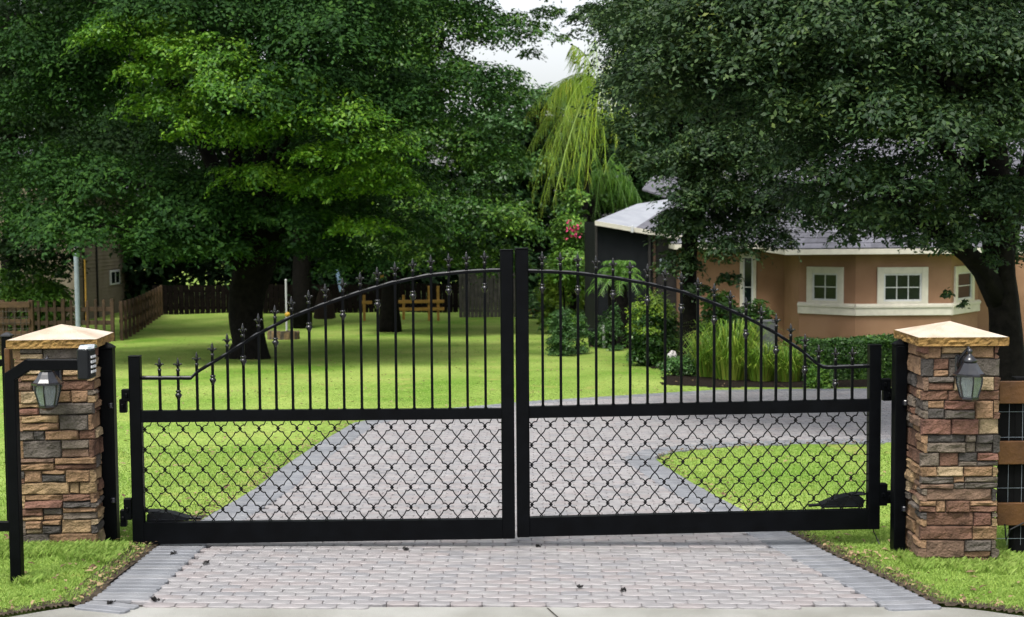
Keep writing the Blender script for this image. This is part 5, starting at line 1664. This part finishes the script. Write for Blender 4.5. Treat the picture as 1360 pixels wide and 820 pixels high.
# planting bed soil under the shrubs
bedp = [(878, 514), (943, 517), (1060, 516), (1340, 514), (1340, 496), (1060, 486), (935, 484), (900, 488), (860, 478), (838, 476), (842, 466), (905, 462), (1000, 468), (1350, 470)]
BED = np.array([(p.x, p.y) for p in gp([(880, 512), (943, 516.5), (1060, 515), (1400, 513), (1400, 474), (1000, 468), (905, 462), (842, 466), (838, 478), (868, 490), (905, 494), (880, 504)])])
tag(link('planting_bed', grid_mesh('planting_bed', np.arange(2, 14, .12), np.arange(23, 38, .12), lambda x, y: lawn_z(x, y) + .008, M['mulch'], lambda x, y: inside(BED, x, y) & ~paved(x, y))), kind='structure')

# ================================================================== GRASS BLADES AND LITTER
def blades(n, y0, y1, h, w, seed, cond=None, power=1.0, flat=.2):
    rs = np.random.RandomState(seed)
    y = y0 + (y1 - y0) * rs.rand(n) ** power
    x = (rs.rand(n) * 2 - 1) * (.372 * y + .9)
    ok = ~paved(x, y) & ~inside(BED, x, y)
    x, y = x[ok], y[ok]
    dd_ = np.minimum(edge_dist(x, y), np.abs(y - np.interp(x, FRX, FRY)))
    ok = (dd_ > .025 + .12 * rs.rand(len(x)) ** 1.6) | (y > 20)
    x, y = x[ok], y[ok]
    if cond is not None:
        c_ = cond(x, y); x, y = x[c_], y[c_]
    n = len(x)
    z = lawn_z(x, y) - .004
    a = rs.rand(n) * 2 * PI
    hh = h * (.55 + .75 * rs.rand(n)); ww = w * (.7 + .6 * rs.rand(n))
    lean = (flat + .6 * rs.rand(n)) * hh
    dx, dy = np.cos(a), np.sin(a); sx, sy = -dy * ww / 2, dx * ww / 2
    V = np.empty((n, 4, 3))
    V[:, 0] = np.stack([x - sx, y - sy, z], -1); V[:, 1] = np.stack([x + sx, y + sy, z], -1)
    V[:, 2] = np.stack([x + sx * .6 + dx * lean * .4, y + sy * .6 + dy * lean * .4, z + hh * .6], -1)
    V[:, 3] = np.stack([x + dx * lean, y + dy * lean, z + hh * .82], -1)
    return V.reshape(-1, 3), np.arange(4 * n).reshape(-1, 4)
parts_ = [blades(260000, 8.2, 11.5, .028, .0038, 1), blades(100000, 11.5, 16, .028, .008, 2), blades(80000, 16, 26, .014, .014, 3, flat=1.6), blades(30000, 26, 58, .012, .02, 4, flat=2.0)]
off = 0; Vs, Qs = [], []
for V, Q in parts_:
    Vs.append(V); Qs.append(Q + off); off += len(V)
tag(link('grass', npmesh('grass', np.concatenate(Vs), np.concatenate(Qs), L['lawn'])), 'short bright green lawn grass', kind='stuff')
# longer tufts round the pillar feet and posts
def tuft_at(x, y): 
    n = .06 * np.sin(x * 9) + .05 * np.sin(x * 23 + 1)
    return ((np.abs(x + 3.27) < .45) | (np.abs(x - 3.22) < .42)) & (y > 9.62 + n) & (y < 10.1) | (np.hypot(x + 3.2, y - 9.0) < .10)
V, Q = blades(160000, 8.7, 10.3, .065, .005, 9, tuft_at)
tag(link('long_grass', npmesh('long_grass', V, Q, L['lawn'])), 'longer grass tufts at the feet of the pillars', kind='stuff')

# dry leaves along the lawn's edges
rs = np.random.RandomState(5)
n = 110000
y = 8.1 + 11 * rs.rand(n); x = (rs.rand(n) * 2 - 1) * 5.0
d = np.minimum(edge_dist(x, y), np.abs(y - np.interp(x, FRX, FRY)))
ok = (~paved(x, y)) & (rs.rand(n) < np.exp(-d / .09) * np.where(y < 11, .9, .55))
patch = (np.hypot((x - 2.15) / 1.3, (y - 10.0) / .5) < .55) & ~paved(x, y) & (rs.rand(n) < .5)
ok |= patch
x, y = x[ok], y[ok]; n = len(x)
P_ = np.stack([x, y, lawn_z(x, y) + .012 + .03 * rs.rand(n)], -1)
V, Q = leaf_quads(P_, unit(n) * .5 + np.array([0, 0, 1]), .022 + .03 * rs.rand(n), .012 + .012 * rs.rand(n))
tag(link('leaf_litter', npmesh('leaf_litter', V, Q, M['litter'])), 'dry brown leaf litter along the lawn edges', kind='stuff')

# a few single leaves fallen on the lawn
rs = np.random.RandomState(6)
n = 2600
y = 9 + 34 * rs.rand(n) ** 1.2; x = (rs.rand(n) * 2 - 1) * .37 * y
ok = ~paved(x, y); x, y = x[ok], y[ok]; n = len(x)
P_ = np.stack([x, y, lawn_z(x, y) + .022 + .008 * rs.rand(n)], -1)
V, Q = leaf_quads(P_, unit(n) * .35 + np.array([0, 0, 1]), .05 + .03 * rs.rand(n), .024 + .012 * rs.rand(n))
tag(link('fallen_leaves', npmesh('fallen_leaves', V, Q, M['litter'])), 'single brown leaves fallen on the lawn', kind='stuff')

# dark clumps of wet leaves lying on the paving
dbs = [(205, 799), (146, 803), (230, 737), (274, 750), (538, 731), (714, 727), (771, 782), (828, 786)]
Pd = []
for (px, py) in dbs:
    c = onground(px, py)
    for _ in range(16): Pd.append((c.x + rng.gauss(0, .011), c.y + rng.gauss(0, .010), c.z + .006 + rng.random() * .014))
Pd = np.array(Pd)
V, Q = leaf_quads(Pd, unit(len(Pd)) * .9 + np.array([0, 0, .7]), .018 + .016 * nr.rand(len(Pd)), .012 + .01 * nr.rand(len(Pd)))
tag(link('wet_leaves', npmesh('wet_leaves', V, Q, M['debris'])), 'small dark clumps of wet leaves scattered on the paving', kind='stuff')
